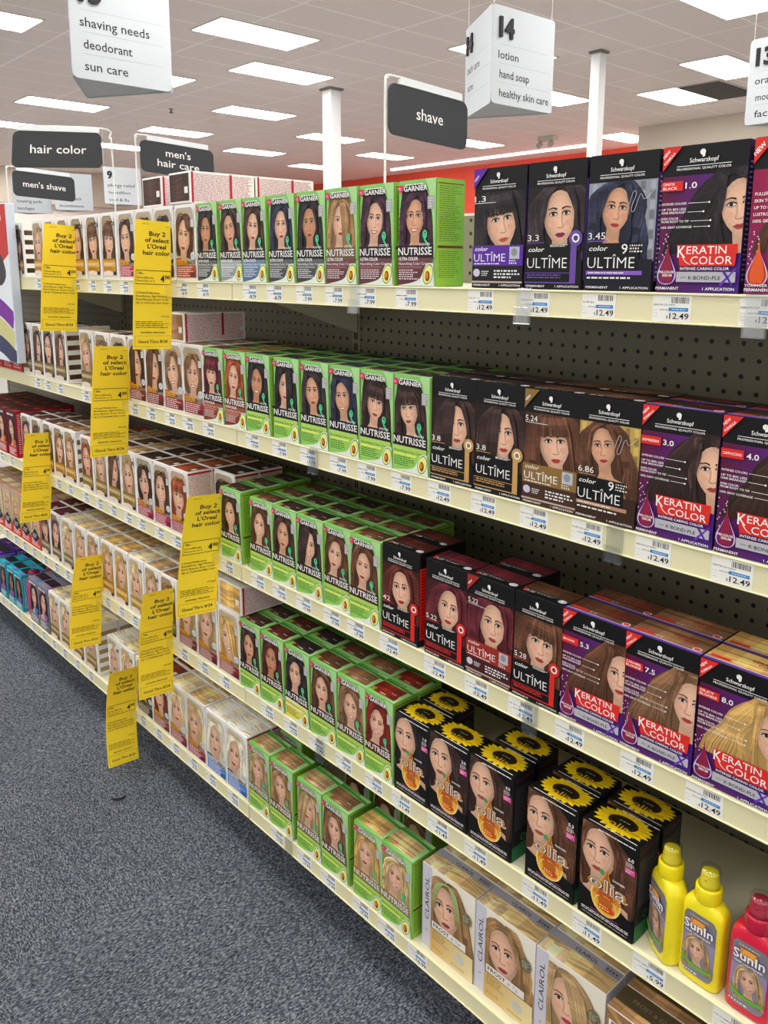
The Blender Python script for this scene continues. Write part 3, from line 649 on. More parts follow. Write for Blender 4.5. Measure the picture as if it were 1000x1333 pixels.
    return mb.mesh('hair_color_box', [M_CARTON])

def d_exc(hair='brown', base='#8e1f2e', band='#e2a12a', w=3.6, h=6.4, d=2.6, n=22, seed=0, pref=False, frame='#eeebe6', word=None, **kw):
    mb = MB(); wt = H(frame); mb.box(-w/2, w/2, 0, d, 0, h, wt, .06)
    F, R, L, T = faces(mb, w, h, d); X = lambda t: t*w; Y = lambda t: t*h; hb = HAIR[hair]
    F.rect(.03, .03, w-.03, h-.03, wt)
    x1 = .86 if pref else .93
    F.b = (X(.05), Y(.05), X(x1), Y(.96)); F.poly(rrect(X(.05), Y(.05), X(x1), Y(.955), .5), mix(mul(hb, .7), H('#d9d0c2'), .35 if pref else .6))
    F.b = (X(.05), Y(.24), X(x1), Y(.95))
    pk = dict(length=1.5 if pref else 1.0, part=.1, wide=1.0); pk.update(kw)
    portrait(F, X(.45), Y(.57), h*.46, hair, seed=seed, n=n, **pk)
    F.b = (0, 0, w, h)
    # trimmed corners of the picture
    for sx in (0, 1):
        ex = X(.05) if sx == 0 else X(x1); q = 1 if sx == 0 else -1
        F.poly([(ex-.02*q, Y(.965)), (ex+.42*q, Y(.965)), (ex+.15*q, Y(.93)), (ex+.03*q, Y(.86)), (ex-.02*q, Y(.86))], wt)
    if pref:
        F.poly([(X(x1)+.02, Y(.96)), (X(.66), Y(.96)), (X(.80), Y(.86)), (X(.83), Y(.7)), (X(x1)+.02, Y(.6))], wt)
        F.rect(X(.70), Y(.80), X(.9), Y(.855), INK); F.greek(X(.72), Y(.81), X(.88), Y(.845), 2, WHITE, 3)
        b = H(band); F.rect(X(.05), Y(.05), X(x1), Y(.29), lambda u, v: mix(mul(b, .6), b, v/Y(.29)), 1, 3); F.rect(X(.05), Y(.285), X(x1), Y(.31), mul(b, .5))
        F.text(word or 'PREFERENCE', X(.08), Y(.20), Y(.05), H('#f4e6bd'), .01, fit=X(x1-.11)); F.greek(X(.1), Y(.14), X(.7), Y(.18), 2, mul(b, .35), 5)
        F.poly([(X(.05), Y(.05)), (X(x1), Y(.05)), (X(x1), Y(.09)), (X(.4), Y(.13)), (X(.05), Y(.11))], mix(wt, SKINS[0], .5)); F.rect(X(.68), Y(.06), X(x1), Y(.115), INK)
    else:
        bs = H(base); bd = H(band)
        F.rect(X(.05), Y(.045), X(.95), Y(.205), bs); F.greek(X(.1), Y(.055), X(.86), Y(.195), 5, H('#ead6d0'), seed, th=.42); F.rect(X(.70), Y(.055), X(.94), Y(.12), mul(bs, .45))
        F.rect(X(.05), Y(.21), X(.60), Y(.275), bd); F.rect(X(.05), Y(.275), X(.3), Y(.30), H('#c9541f') if band != '#cfd3d6' else H('#2b3550'))
        F.text(word or 'EXCELLENCE', X(.07), Y(.218), Y(.046), H('#2c2119') if band != '#20202a' else WHITE, .008, fit=X(.86))
        F.ell(X(.86), Y(.33), X(.115), Y(.05), H('#cfd2d5'), 16); F.greek(X(.78), Y(.31), X(.94), Y(.35), 3, H('#8d9094'), 4)
        F.rect(X(.80), Y(.70), X(.95), Y(.79), H('#dcd9d6')); F.greek(X(.81), Y(.71), X(.94), Y(.78), 3, H('#7c7a7a'), 5)
    F.text("L'ORÉAL", X(.17), Y(.872), Y(.052), H('#c8a85c'), .012, fit=X(.52)); F.greek(X(.3), Y(.848), X(.5), Y(.86), 1, H('#e9dfc5'), 6)
    R.rect(.03, .03, d-.03, h-.03, wt)
    if pref:
        for i in range(5): R.rect(.15, .5+i*1.1, d-.15, 1.05+i*1.1, lambda u, v, i=i: mix(mul(hb, .5), HAIR['darkblond'], .15*i*u/d))
    else:
        r = random.Random(seed+2); R.up(); pk = mix(H('#b5566a'), wt, .25)
        for i in range(26):
            u = .15+(d-.3)*i/26; v = .2+.5*r.random()
            while v < h-.3:
                l = .15+.6*r.random(); R.rect(u, v, u+.055, min(v+l, h-.2), pk, up=False); v += l+.06
        R.rect(d*.2, h*.36, d-.1, h*.40, H('#b81f35')); R.rect(.06, h-.34, d-.06, h-.14, H('#b81f35'))
    L.rect(.03, .03, d-.03, h-.03, wt)
    swatch(T, .16, .2, w-.16, d-.16, hair, 12, seed, .4); T.rect(w*.74, d*.32, w*.9, d*.52, wt)
    return mb.mesh('hair_color_box', [M_CARTON])

def d_clairol(hair='blond', tint=None, w=4.95, h=6.55, d=2.0, n=40, seed=0, style='long', word=True, **kw):
    mb = MB(); wt = H('#e9e4da'); mb.box(-w/2, w/2, 0, d, 0, h, wt, .04)
    F, R, L, T = faces(mb, w, h, d); X = lambda t: t*w; Y = lambda t: t*h
    F.rect(.02, .02, w-.02, h-.02, lambda u, v: mix(H('#efe9d8'), H('#d9bf7a'), max(0, (u/w-.5))*1.0*(1-v/h)), 4, 4)
    F.rect(.02, .02, X(.19), h-.02, H('#cfccd6')); F.text('CLAIROL', X(.135), Y(.33), X(.075), INK, .004, fit=Y(.52), rot=math.pi/2)
    F.ell(X(.1), Y(.2), X(.02), Y(.016), H('#a9a6b3'), 8)
    F.b = (X(.19), Y(.0)+.02, w-.02, Y(.96)); pk = dict(part=.08, length=1.6, turn=-.15, wide=1.15, lip='#a8444a', tilt=.12); pk.update(kw)
    portrait(F, X(.47), Y(.60), h*.53, hair, style, seed=seed, n=n, **pk)
    if tint:
        g = H('#a9cf86'); hc_ = HAIR[hair]
        for k in range(34):
            t = k/34
            for q, P in ((k, [(X(.50), Y(.925)), (X(.42-.1*t), Y(.91-.02*t)), (X(.31-.08*t), Y(.78)), (X(.28-.08*t), Y(.56))]), (k+50, [(X(.50), Y(.925)), (X(.55+.08*t), Y(.91)), (X(.62+.10*t), Y(.76)), (X(.65+.10*t), Y(.52))])):
                f = .65+.55*random.Random(q).random(); F.strip(catmull(P, 8), .09, None, .03, up=False, cf=lambda z, f=f: mul(mix(g, hc_, z*z), f))
    F.b = (0, 0, w, h)
    F.ell(X(.87), Y(.70), X(.085), Y(.072), H('#5f573f'), 22); F.ring(X(.87), Y(.70), X(.07), .02, H('#cfc7a8'), 20, Y(.058)); F.greek(X(.81), Y(.66), X(.93), Y(.74), 5, H('#d9d2b8'), 4)
    if word:
        F.rect(X(.22), Y(.30), X(.86), Y(.385), wt); F.text('FROST', X(.25), Y(.322), Y(.046), INK, .012, fit=X(.30)); F.text('& Tip', X(.58), Y(.325), Y(.04), H('#8d8a86'), -.004, fit=X(.18), shear=.3)
    F.rect(.02+X(.19), .02, w-.02, Y(.29), lambda u, v: mix(H('#c99a3f'), H('#e9d9a4'), (u/w)), 4, 1); F.greek(X(.24), Y(.16), X(.55), Y(.28), 5, H('#8a6a2c'), 6, th=.4); F.greek(X(.24), Y(.05), X(.45), Y(.09), 2, H('#c0803a'), 8)
    F.ell(X(.75), Y(.16), X(.09), Y(.06), H('#c9c5bd'), 14); F.greek(X(.6), Y(.04), X(.9), Y(.07), 2, H('#b08a4a'), 9)
    R.rect(.02, .02, d-.02, h-.02, H('#b9b6bf')); L.rect(.02, .02, d-.02, h-.02, H('#cfccd6'))
    swatch(T, .05, .05, w-.05, d*.66, 'blond', 16, seed, .9); swatch(T, .05, .05, w*.4, d*.5, 'paleblond', 6, seed+2, 1.2)
    T.rect(.03, d*.66, w-.03, d-.03, H('#a7a4ad')); T.text('CLAIROL', w*.36, d*.74, d*.13, INK, .006, fit=w*.32); T.rect(w*.78, d*.68, w-.05, d*.95, H('#8d8a93')); T.greek(w*.8, d*.75, w*.96, d*.88, 1, INK, 3)
    return mb.mesh('hair_color_box', [M_CARTON])

def d_plain(body='#5d1420', hair='burgundy', blk='#b3122a', acc='#e06a20', word='', w=3.4, h=6.3, d=2.6, n=14, seed=0, diamond=False, **kw):
    mb = MB(); c = H(body); mb.box(-w/2, w/2, 0, d, 0, h, c, .05)
    F, R, L, T = faces(mb, w, h, d); X = lambda t: t*w; Y = lambda t: t*h
    F.rect(.03, .03, w-.03, h-.03, c); F.b = (X(.05), Y(.2), X(.95), Y(.94))
    F.rect(X(.05), Y(.2), X(.95), Y(.94), mix(c, HAIR[hair], .5))
    pk = dict(length=1.3); pk.update(kw)
    portrait(F, X(.5), Y(.6), h*.40, hair, seed=seed, n=n, **pk); F.b = (0, 0, w, h)
    F.rect(.03, .03, w-.03, Y(.22), H(blk)); F.greek(X(.1), Y(.04), X(.9), Y(.19), 5, WHITE, seed)
    if diamond: F.poly([(X(.5), Y(.12)), (X(.95), Y(.26)), (X(.5), Y(.42)), (X(.05), Y(.26))], INK); F.greek(X(.25), Y(.22), X(.75), Y(.32), 3, WHITE, 4)
    else: F.poly([(X(.5), Y(.42)), (X(.9), Y(.36)), (X(.75), Y(.2)), (X(.55), Y(.22))], H(acc)); F.greek(X(.1), Y(.88), X(.8), Y(.93), 1, WHITE, 2, False, .8)
    R.rect(.02, .02, d-.02, h-.02, H(blk)); R.greek(.2, .5, d-.2, h-.4, 22, WHITE, seed, th=.25); L.rect(.02, .02, d-.02, h-.02, H(blk))
    T.rect(.03, .03, w-.03, d-.03, c); swatch(T, .2, d*.3, w-.2, d*.8, hair, 8, seed); T.poly([(w*.6, .05), (w-.05, .05), (w-.05, d*.35)], H(acc))
    return mb.mesh('hair_color_box', [M_CARTON])

def d_glow(w=4.6, h=6.6, d=2.0):
    mb = MB(); wt = H('#d8d2cc'); mb.box(-w/2, w/2, 0, d, 0, h, wt, .04); F, R, L, T = faces(mb, w, h, d)
    F.b = (.03, .03, w-.03, h-.03); swatch(F, .03, .03, w-.03, h-.03, 'caramel', 30, 3, .8); portrait(F, w*.62, h*.5, h*.42, 'caramel', n=30, seed=77, length=1.5)
    F.b = (0, 0, w, h); F.text('RE', w*.05, h*.80, h*.10, WHITE, .0, fit=w*.34)
    br = H('#574a33'); swatch(T, .03, .03, w-.03, d*.4, 'caramel', 10, 4, .6); T.rect(.03, d*.36, w-.03, d-.03, br); T.text('FROST & GLOW', w*.2, d*.58, d*.14, H('#8f8263'), .006, fit=w*.62)
    R.rect(.02, .02, d-.02, h-.02, br)
    return mb.mesh('hair_color_box', [M_CARTON])

# ================================================================== the store shell
CE = 98.7
def slab(name, x0, x1, y0, y1, z0, z1, m, col=(1, 1, 1), b=.01):
    mb = MB(); mb.box(x0, x1, y0, y1, z0, z1, col, b); o = mb.build(name, m); o.location = (0, 0, ZO*IN); return struct(o)
slab('floor', -860, 260, -320, 13, -ZO-2, -ZO, carpet_mat())
slab('floor', -860, 260, 13.02, 620, -ZO-2, -ZO, mat('added_bounce_floor', H('#858280'), .35, noise=.05, nscale=3))  # unseen plain floor, added to bounce light up onto the ceiling
slab('ceiling', -860, 260, -320, 620, CE, CE+2, ceiling_mat())
M_RED = mat('red_wall_paint', H('#ee5238'), .6, noise=.04, nscale=2)
M_BEIGE = mat('beige_wall_paint', H('#cfc4b4'), .7, noise=.03, nscale=2)
M_WHITEWALL = mat('white_wall_paint', H('#efe8df'), .7, noise=.03, nscale=2)
slab('wall_back', -860, -262, 552, 556, -ZO, CE, M_RED)
slab('wall_right', -264, 260, 473, 551.9, -ZO, CE, M_BEIGE)
slab('wall_left', -806, -800, -320, 551.9, -ZO, CE, M_WHITEWALL)
slab('trim_1', -799.9, -790, -320, 551.9, 66, CE, M_BEIGE)
mb = MB(); mb.box(-230, 0, -1.1, 1.1, -1.6, -.02, b=.2); o = mb.build('strip_light', mat('strip_diffuser', (1, .92, .95), .5, emit=5)); place(o, -325, 515, CE)
tag(o, 'long thin ceiling strip light running along in front of the red wall', 'ceiling light')

# wall sign seen past the cartons
mb = MB(); mb.box(-150, 150, -1.5, 0, -26, 26, H('#eeeae6'), 1)
A = Art(mb, lambda u, v, z: (u, -1.5-z*30, v), 150, 26, 0, -150, -26)
mb.v = [(x, y, z) for x, y, z in mb.v]
A.text('photo', 0, -12, 36, H('#d8362a'), .03, fit=210, anchor='c')
o = mb.build('wall_sign', M_PAPER); place(o, -410, 551.8, 30); tag(o, 'white wall sign with red lettering on the red wall far behind the boxes', 'sign')

# columns
M_COLUMN = mat('column_paint', H('#e9ebea'), .5)
for i, (x, y, s, lab) in enumerate(((-311, 246, 7.2, 'thick white square column rising left of the shave flag'), (-170, 284, 5.0, 'thin white square column rising right of the aisle 14 sign'))):
    mb = MB(); mb.box(-s/2, s/2, -s/2, s/2, -ZO, CE-1, b=.3); o = mb.build('support_column', M_COLUMN); place(o, x, y, 0); tag(o, lab, 'column')
    mb = MB(); mb.box(-s*.65, s*.65, -s*.65, s*.65, CE-1, CE-.02, b=.1); mb.build('column_cap', mat('cap_grey', H('#7d7975'), .6), o)

# ceiling lights
M_FRAME = mat('troffer_frame', H('#dcd8d3'), .5); M_DIFF = mat('troffer_diffuser', (1, .985, .96), .6, emit=LAMP)
def troffer(x, y, lab):
    e = empty('ceiling_light', x, y, CE-.45, lab, 'ceiling light', 'fluorescent ceiling panels')
    mb = MB()
    for a, b, c, d in ((-12.2, 12.2, -24.2, -23.4), (-12.2, 12.2, 23.4, 24.2), (-12.2, -11.4, -23.4, 23.4), (11.4, 12.2, -23.4, 23.4)): mb.box(a, b, c, d, 0, .43, b=.05)
    mb.build('light_frame', M_FRAME, e)
    mb = MB(); mb.box(-11.38, 11.38, -23.38, 23.38, .12, .4, b=.03); mb.build('diffuser', M_DIFF, e)
seen = {(-250, 158): 'ceiling light panel nearest behind the shaving needs sign, high at top centre left', (-300, 206): 'second ceiling light panel back, below the large top centre one',
        (-398, 255): 'third ceiling light panel back, left of the thick white column', (-451, 157): 'long ceiling light panel at the left, above the hair color flag',
        (-497, 255): 'ceiling light panel just above the flag reading men\'s hair', (-544, 352): 'ceiling light panel above the small rear flag tops, left of thick column',
        (-444, 352): 'ceiling light panel crossing behind the thick white column', (-490, 448): 'small far ceiling light panel low behind the shave flag pole',
        (-196, 400): 'ceiling light panel left of the dark ceiling vent', (-146, 354): 'ceiling light panel right above the dark ceiling vent', (-245, 350): 'ceiling light panel showing beside the lower right of aisle 14 sign',
        (-390, 448): 'ceiling light panel peeking out right of the shave flag', (-295, 508): 'farthest ceiling light panel, behind the thin white column', (-98, 255): 'ceiling light panel cut off by the top right corner',
        (-300, 62): 'ceiling light panel cut off by the top left edge', (-352, 158): 'ceiling light panel half hidden by the shaving needs sign', (-200, 255): 'ceiling light panel mostly hidden behind the aisle 14 sign',
        (-740, 255): 'added unseen ceiling light panel wholly behind the hair color flag', (-592, 255): 'ceiling light panel partly behind the hair color flag', (-545, 158): 'ceiling light panel at the left edge above hair color flag', (-590, 450): 'farthest small ceiling light panel left of the thick column'}  # the one wholly behind the flag is unseen, added to brighten the far wall
for (x, y), l in seen.items(): troffer(x, y, l)
for x, y in ((-200, 62), (-100, 62), (0, 62), (100, 62), (-350, -36), (-250, -36), (-150, -36), (-50, -36), (50, -36), (150, -36), (-300, -134), (-200, -134), (-100, -134), (0, -134), (100, -134), (-150, 158), (-50, 158), (50, 158), (0, 255), (100, 255), (-740, 62), (-640, 62), (-690, 110), (-740, 158), (-540, 62), (-440, 62), (-690, -36), (-590, -36)):  # unseen panels: grid carried on, far-left ones added to brighten the left wall
    troffer(x, y, 'unseen ceiling light panel added outside the view')

# vent, emergency light, sprinklers
mb = MB(); g = H('#6f6d6a')
mb.box(-12, 12, -24, 24, 0, .4, H('#cfc8c2'), .05); A = Art(mb, lambda u, v, z: (u, v, -z-.01), 11, 23, 0, -11, -23); A.rect(-11, -23, 11, 23, g)
for i in range(22): mb.box(-10.8, 10.8, -22.6+i*2.06, -21.6+i*2.06, -.5, -.05, mul(g, .8), .05)
o = mb.build('ceiling_vent', M_PAPER); place(o, -172, 400, CE-.42); tag(o, 'dark louvred vent in the ceiling between two light panels', 'vent')
mb = MB(); mb.box(-7, 7, -3, 3, -3, 0, H('#c9c6bd'), .4)
o = mb.build('emergency_light', M_PAPER); place(o, -331, 462, CE-.02); tag(o, 'small twin-headed emergency light on the far ceiling', 'light')
for sx in (-5, 5):
    mb = MB(); mb.tube([(sx, -1, -3), (sx, -1.6, -5)], 1, 8, H('#b9b6ad')); mb.tube([(sx, -1.6, -5), (sx, -4, -6.5)], 2, 12, H('#b3b0a6')); mb.build('lamp_head', M_PAPER, o)
for x, y, l in ((-308, 356, 'sprinkler head on ceiling right of the aisle 14 sign'), (-330, 120, 'sprinkler head on ceiling left of the shaving needs sign'), (-420, 210, 'sprinkler head on ceiling above the men\'s hair flag')):
    mb = MB(); mb.tube([(0, 0, 0), (0, 0, -.4)], 1.5, 12, H('#b5b0aa')); mb.tube([(0, 0, -.4), (0, 0, -2.4)], .45, 8, H('#55504c')); mb.tube([(0, 0, -2.4), (0, 0, -2.6)], 1.2, 10, H('#55504c'))
    o = mb.build('sprinkler', M_PAPER); place(o, x, y, CE-.02); tag(o, l, 'sprinkler')

# ================================================================== shelving
ZS = [1.807, -10.048, -21.901, -33.302, -44.726]; LIPH = 1.44; TOPS = [z+LIPH for z in ZS]
BAYS = [(-1.6, 46.6, 'nearest'), (-49.8, -1.65, 'middle'), (-98, -49.85, 'farthest'), (46.65, 94.8, 'unseen right-hand')]
SH = ['top', 'second', 'middle', 'fourth', 'bottom']
M_KICK = mat('kick_plate', H('#2f2c28'), .6)
for x0, x1, bn in BAYS:
    e = empty('shelving_frame', (x0+x1)/2, 0, -ZO, 'cream pegboard back and uprights of the %s shelving bay' % bn, 'shelving', 'shelving bay frames')
    cx = (x0+x1)/2
    def lp(o): o.location = (-cx*IN, 0, ZO*IN); return o
    mb = MB(); mb.box(x0+.1+.5, x1-.1+.5, 0, 1, -44+.5, 8.35+.5, b=.02); o = mb.build('back_panel', M_PEG, e); o.location = ((-cx-.5)*IN, 0, (ZO-.5)*IN)
    for ux in (x0, x1):
        sg = 1 if ux == x0 else -1
        mb = MB(); mb.box(ux+(.02 if sg > 0 else -.55), ux+(.55 if sg > 0 else -.02), -.12, -.005, -44, 8.3, H('#9a937c'), .02)
        A = Art(mb, lambda u, v, z: (u, -.12-z, v), 200, 200, 0, -200, -200)
        for k in range(50): A.rect(ux+sg*.05, -43+k*1.0, ux+sg*.22, -42.35+k*1.0, BLACK, up=(k == 0))
        lp(mb.build('upright', M_PAPER, e))
    mb = MB(); mb.box(x0+.05, x1-.05, -9.0, -8.7, -ZO+.02, ZS[4]-.02, b=.02); lp(mb.build('kick_plate', M_KICK, e))

PRICE = {}
def price_mesh(price, words):
    k = (price, words)
    if k not in PRICE:
        mb = MB(); mb.box(0, 1.95, -.02, 0, 0, 1.22, H('#f1efe6'), .005); A = Art(mb, lambda u, v, z: (u, -.021-z, v), 1.95, 1.22); r = random.Random(len(PRICE)+3)
        x = .95
        while x < 1.8: bw = r.choice((.02, .03, .045)); A.rect(x, .86, x+bw, 1.14, INK, up=False); x += bw+r.choice((.02, .03, .04))
        if words: A.text(words, .06, .74, .085, INK, .006, fit=min(1.1, .075*len(words)))
        else: A.greek(.06, .72, 1.1, .82, 1, INK, 2, False)
        A.greek(.06, .15, .3, .6, 3, H('#8a8780'), 3, th=.25); A.greek(.4, .5, .9, .6, 1, INK, 4)
        A.rect(.85, .50, 1.82, .66, H('#2b86c4')); A.greek(1.0, .54, 1.7, .62, 1, H('#cfe4f2'), 5, False)
        A.text(price, 1.86, .14, .28, INK, .012, fit=.2*len(price)*.8+.16, anchor='r'); A.text('$', 1.86-(.2*len(price)*.8+.16)-.07, .16, .13, INK, .01, anchor='r')
        PRICE[k] = mb.mesh('price_tag', [M_PAPER])
    return PRICE[k]
TAGS = []          # (shelf, x, price, words) filled while stocking
def build_shelves():
    for bi, (x0, x1, bn) in enumerate(BAYS):
        for k in range(5):
            z = ZS[k]; e = empty('shelf', (x0+x1)/2, -6.5, z, '%s shelf of the %s shelving bay, cream steel with a price rail' % (SH[k], bn), 'shelf', 'cream shelves')
            cx = (x0+x1)/2; off = (-cx*IN, 6.5*IN, -z*IN)
            mb = MB(); mb.box(x0+.05, x1-.05, -12.9, -.15, z+.75, z+LIPH, b=.05); o = mb.build('shelf_deck', M_DECK, e); o.location = off
            mb = MB(); mb.box(x0+.03, x1-.03, -13.07, -12.9, z, z+LIPH, b=.04); mb.box(x0+.03, x1-.03, -13.16, -13.05, z+LIPH-.12, z+LIPH, b=.03); mb.box(x0+.03, x1-.03, -13.14, -13.05, z, z+.08, b=.02)
            o = mb.build('price_rail', M_CREAM, e); o.location = off
            for sx in (x0+.22, x1-.16):
                if k < 4:
                    mb = MB(); mb.prism([(-12, z+.74), (-.2, z-3.2), (-.2, z+.74)], lambda u, v, d: (sx+.06-d, u, v), .12); o = mb.build('bracket', M_DECK, e); o.location = off
            for (sk, tx, pr, wd) in TAGS:
                if sk == k and x0+.1 < tx < x1-2.05:
                    o = bpy.data.objects.new('price_tag', price_mesh(pr, wd)); COL.objects.link(o); o.parent = e
                    o.location = ((tx-cx)*IN, (6.5-13.075)*IN, .1*IN)

# ================================================================== stock
COUNT = {}
ORD = ['first', 'second', 'third', 'fourth', 'fifth', 'sixth', 'seventh', 'eighth', 'ninth', 'tenth', 'eleventh', 'twelfth', 'thirteenth', 'fourteenth', 'fifteenth', 'sixteenth', 'seventeenth', 'eighteenth', 'nineteenth', 'twentieth',
       'twenty-first', 'twenty-second']
ROWS = []
def stock(k, x, mesh, w, d, kind, look, rows=1, dy=0., price='7.99', words='', z=None, rz=None, tagx=None, gap=.06):
    """front carton with its left edge at x, and the ones behind it"""
    ROWS.append((k, x, mesh, w, d, kind, look, rows, dy, z, rz, gap))
    if price and z is None: TAGS.append((k, x-.1+rnd.uniform(-.15, .25) if tagx is None else tagx, price, words))
def settle():
    for k in range(5):
        for kind in {r[5] for r in ROWS if r[0] == k}:
            L = sorted([r for r in ROWS if r[0] == k and r[5] == kind], key=lambda r: -r[1])
            for i, (k_, x, mesh, w, d, kd, look, rows, dy, z, rz, gap) in enumerate(L):
                src = None; zz = TOPS[k]+.012 if z is None else z
                for q in range(rows):
                    o = bpy.data.objects.new('hair_color_box', mesh) if src is None else src.copy()
                    COL.objects.link(o); src = src or o
                    jx = 0 if q == 0 else rnd.uniform(-.05, .05)
                    place(o, x+w/2+jx, -12.93+dy+q*(d+gap), zz, rnd.uniform(-.006, .006) if rz is None else rz)
                    nm = '%s box %s' % (kd, look) if look else '%s box' % kd
                    if q == 0: lab = '%s, %s from right on %s shelf' % (nm, ORD[i], SH[k])
                    elif q == rows-1 and rows > 2: lab = 'rearmost %s box in the %s stack from right on %s shelf' % (kd, ORD[i], SH[k])
                    else: lab = '%s box right behind the %s %s one from right, %s shelf' % (kd, ORD[i], kd, SH[k])
                    tag(o, lab, 'dye box', '%s hair color boxes on the %s shelf' % (kd, SH[k]))

# ---- Garnier-type green cartons
def nut(k, x, hair, look, rows=1, dy=0., w=3.3, price='7.99', **kw):
    seed = kw.pop('seed', int(x*7)+k*31)
    stock(k, x, d_nut(hair, w=w, seed=seed, **kw), w, 2.4, 'green', look, rows, dy, price)
nut(0, -6.92, 'black', 'with black-haired portrait', var='dark', wave=.3, skin=2, price='8.79')
nut(0, -3.30, 'espresso', 'with dark side-parted hair', var='grey', part=.12, skin=1, price='8.79')
nut(0, -0.02, 'darkbrown', 'with long dark brown hair', var='blue', turn=.2, price='8.79')
nut(0, 3.55, 'blueblack', 'with blue-black hair', var='dark', skin=0, part=0, price='8.79')
nut(0, 7.05, 'black', 'with deep black hair, darker skin', var='dark', skin=2, wide=1.1)
nut(0, 10.52, 'caramel', 'with golden bronde hair', var='wine', style='side', turn=.35, part=-.1, dy=-.06)
nut(0, 13.95, 'plum', 'with plum hair and smile', var='wine', smile=True, lip='#a03a52')
nut(0, 17.62, 'plum', 'with curly plum hair', var='wine', style='curly', wave=.5, smile=True, skin=1, n=34, wide=1.1)
nut(1, -6.85, 'burgundy', 'with burgundy fringe', 3, var='red', style='bangs', price='8.79')
nut(1, -3.42, 'copper', 'with copper red hair', 3, var='red', turn=.2, price='8.79')
nut(1, -0.05, 'black', 'with long black hair and smile', 3, smile=True, skin=2)
nut(1, 3.72, 'black', 'with black side-swept hair', 3, style='side', part=-.1, lip='#c23a4a')
nut(1, 7.22, 'softblack', 'with tilted soft black portrait', 3, tilt=.1, skin=1, turn=.15)
nut(1, 10.62, 'blueblack', 'with wavy black hair, broad smile', 3, smile=True, wave=.35, skin=1, turn=-.2)
nut(1, 13.98, 'espresso', 'with dark fringe', 3, style='bangs')
nut(1, 17.35, 'espresso', 'with dark fringe, beside the black boxes', 3, style='bangs', dy=-.05)
nut(2, -4.78, 'darkbrown', 'alone left of the shelf joint', 3, tilt=.08, smile=True)
nut(2, -0.18, 'brown', 'with wavy brown hair', 3, tilt=-.1, smile=True)
nut(2, 3.05, 'darkbrown', 'with long dark brown hair, parted', 3, part=.1, skin=1)
nut(2, 6.38, 'espresso', 'with dark side-parted hair', 3, style='side', part=.12, smile=True, turn=.2)
nut(2, 9.62, 'brown', 'with straight brown hair', 3, dy=.12, w=3.1, turn=-.2)
nut(2, 12.74, 'chestnut', 'with chestnut hair, next to red-black box', 3, turn=-.2)
nut(3, -2.42, 'darkbrown', 'with wavy dark brown hair', 2, wave=.2, skin=1, turn=.1)
nut(3, 0.93, 'mahogany', 'with mahogany hair', 2, skin=2, wave=.1)
nut(3, 4.42, 'softblack', 'with dark curls and yellow panel', 2, style='curly', wave=.45, var='yellow', turn=-.35, smile=True, n=32)
nut(3, 7.82, 'brown', 'with brown hair and raised hand', 2, wave=.15)
nut(3, 11.15, 'lightbrown', 'with light brown waves', 2, wave=.3, smile=True)
nut(3, 14.42, 'red', 'with fiery red hair', 2, w=2.98, style='curly', wave=.35, smile=True)
nut(4, -1.55, 'darkblond', 'with dark blond waves', 1, wave=.3, smile=True)
nut(4, 1.82, 'caramel', 'with long honey hair', 1, smile=True, tilt=.12)
nut(4, 5.72, 'darkblond', 'with swept dark blond hair', 1, turn=-.3, style='side', part=.1)
nut(4, 9.06, 'lightbrown', 'with light brown hair, turned head', 1, turn=.2, wave=.2, smile=True)
nut(4, 13.02, 'golden', 'with golden blond hair', 1, turn=-.3, wave=.15)
nut(4, 16.16, 'blond', 'with blond hair, beside white boxes', 1, wave=.25, smile=True, tilt=-.1)
for i, (x, hr) in enumerate(((-1.2, 'lightbrown'), (6.9, 'brown'), (10.6, 'chestnut'), (14.1, 'lightbrown'))):
    m = d_nut(hr, seed=400+i); o = bpy.data.objects.new('hair_color_box', m); COL.objects.link(o); place(o, x+1.65, -12.93+3.2+(.9 if i else 0), TOPS[4]+.012)
    tag(o, 'green box %s in the shadowed back row of bottom shelf' % ('behind the leftmost pair', 'behind the second pair', 'showing between the two pairs', 'behind the golden blond pair')[i], 'dye box', 'green hair color boxes on the bottom shelf')

# ---- black cartons
def ult(k, x, hair, look, rows=1, dy=0., words='', **kw):
    w = kw.pop('w', 3.64); kw.setdefault('seed', int(x*5)+k)
    stock(k, x, d_ult(hair, w=w, **kw), w, 2.2, 'black', look, rows, dy, '12.49', words)
ult(0, 23.88, 'black', 'with black fringe and purple band', 1, words='CLR ULT 1.3', var='band', num='1.3', acc='#5a2a9a', style='bangs', turn=.25, tilt=.15, py=.54, ps=.40, lip='#c8604e')
ult(0, 27.64, 'softblack', 'with violet-black hair, numbered 3.3', 1, words='CLR ULT 3.3', num='3.3', acc='#6a4aa0', part=.1, turn=.15, tilt=.05, lip='#8e2f4a', ps=.38, py=.56)
ult(0, 31.42, 'blueblack', 'with blue-black waves on silver ground', 1, words='CU MT BLK', var='metal', num='3.45', acc='#8a5ac0', bg='#8f929b', wave=.3, part=.15, skin=1, ps=.30, py=.59, px=.42, wide=1.9, w=3.8)
ult(1, 20.72, 'espresso', 'with dark hair over one eye, gold frame', 2, words='CLR ULT 3.8', num='3.8', acc='#c49a5a', style='side', part=.1, ps=.36)
ult(1, 24.38, 'espresso', 'with dark hair over one eye, second copy', 2, words='CLR ULT 3.8', num='3.8', acc='#c49a5a', style='side', part=.1, ps=.36)
ult(1, 27.98, 'chestnut', 'with brown fringe and bronze band', 2, words='CLR ULT 5.24', var='band', num='5.24', acc='#8a6a35', style='bangs', turn=.2, tilt=.12, ps=.38, py=.55)
ult(1, 31.52, 'brown', 'with brown waves on gold studs', 2, words='CU MT GPK LBRN', var='metal', num='6.86', acc='#b98a6a', bg='#b99c52', wave=.3, skin=1, part=.12, ps=.29, py=.60, px=.42, wide=1.9)
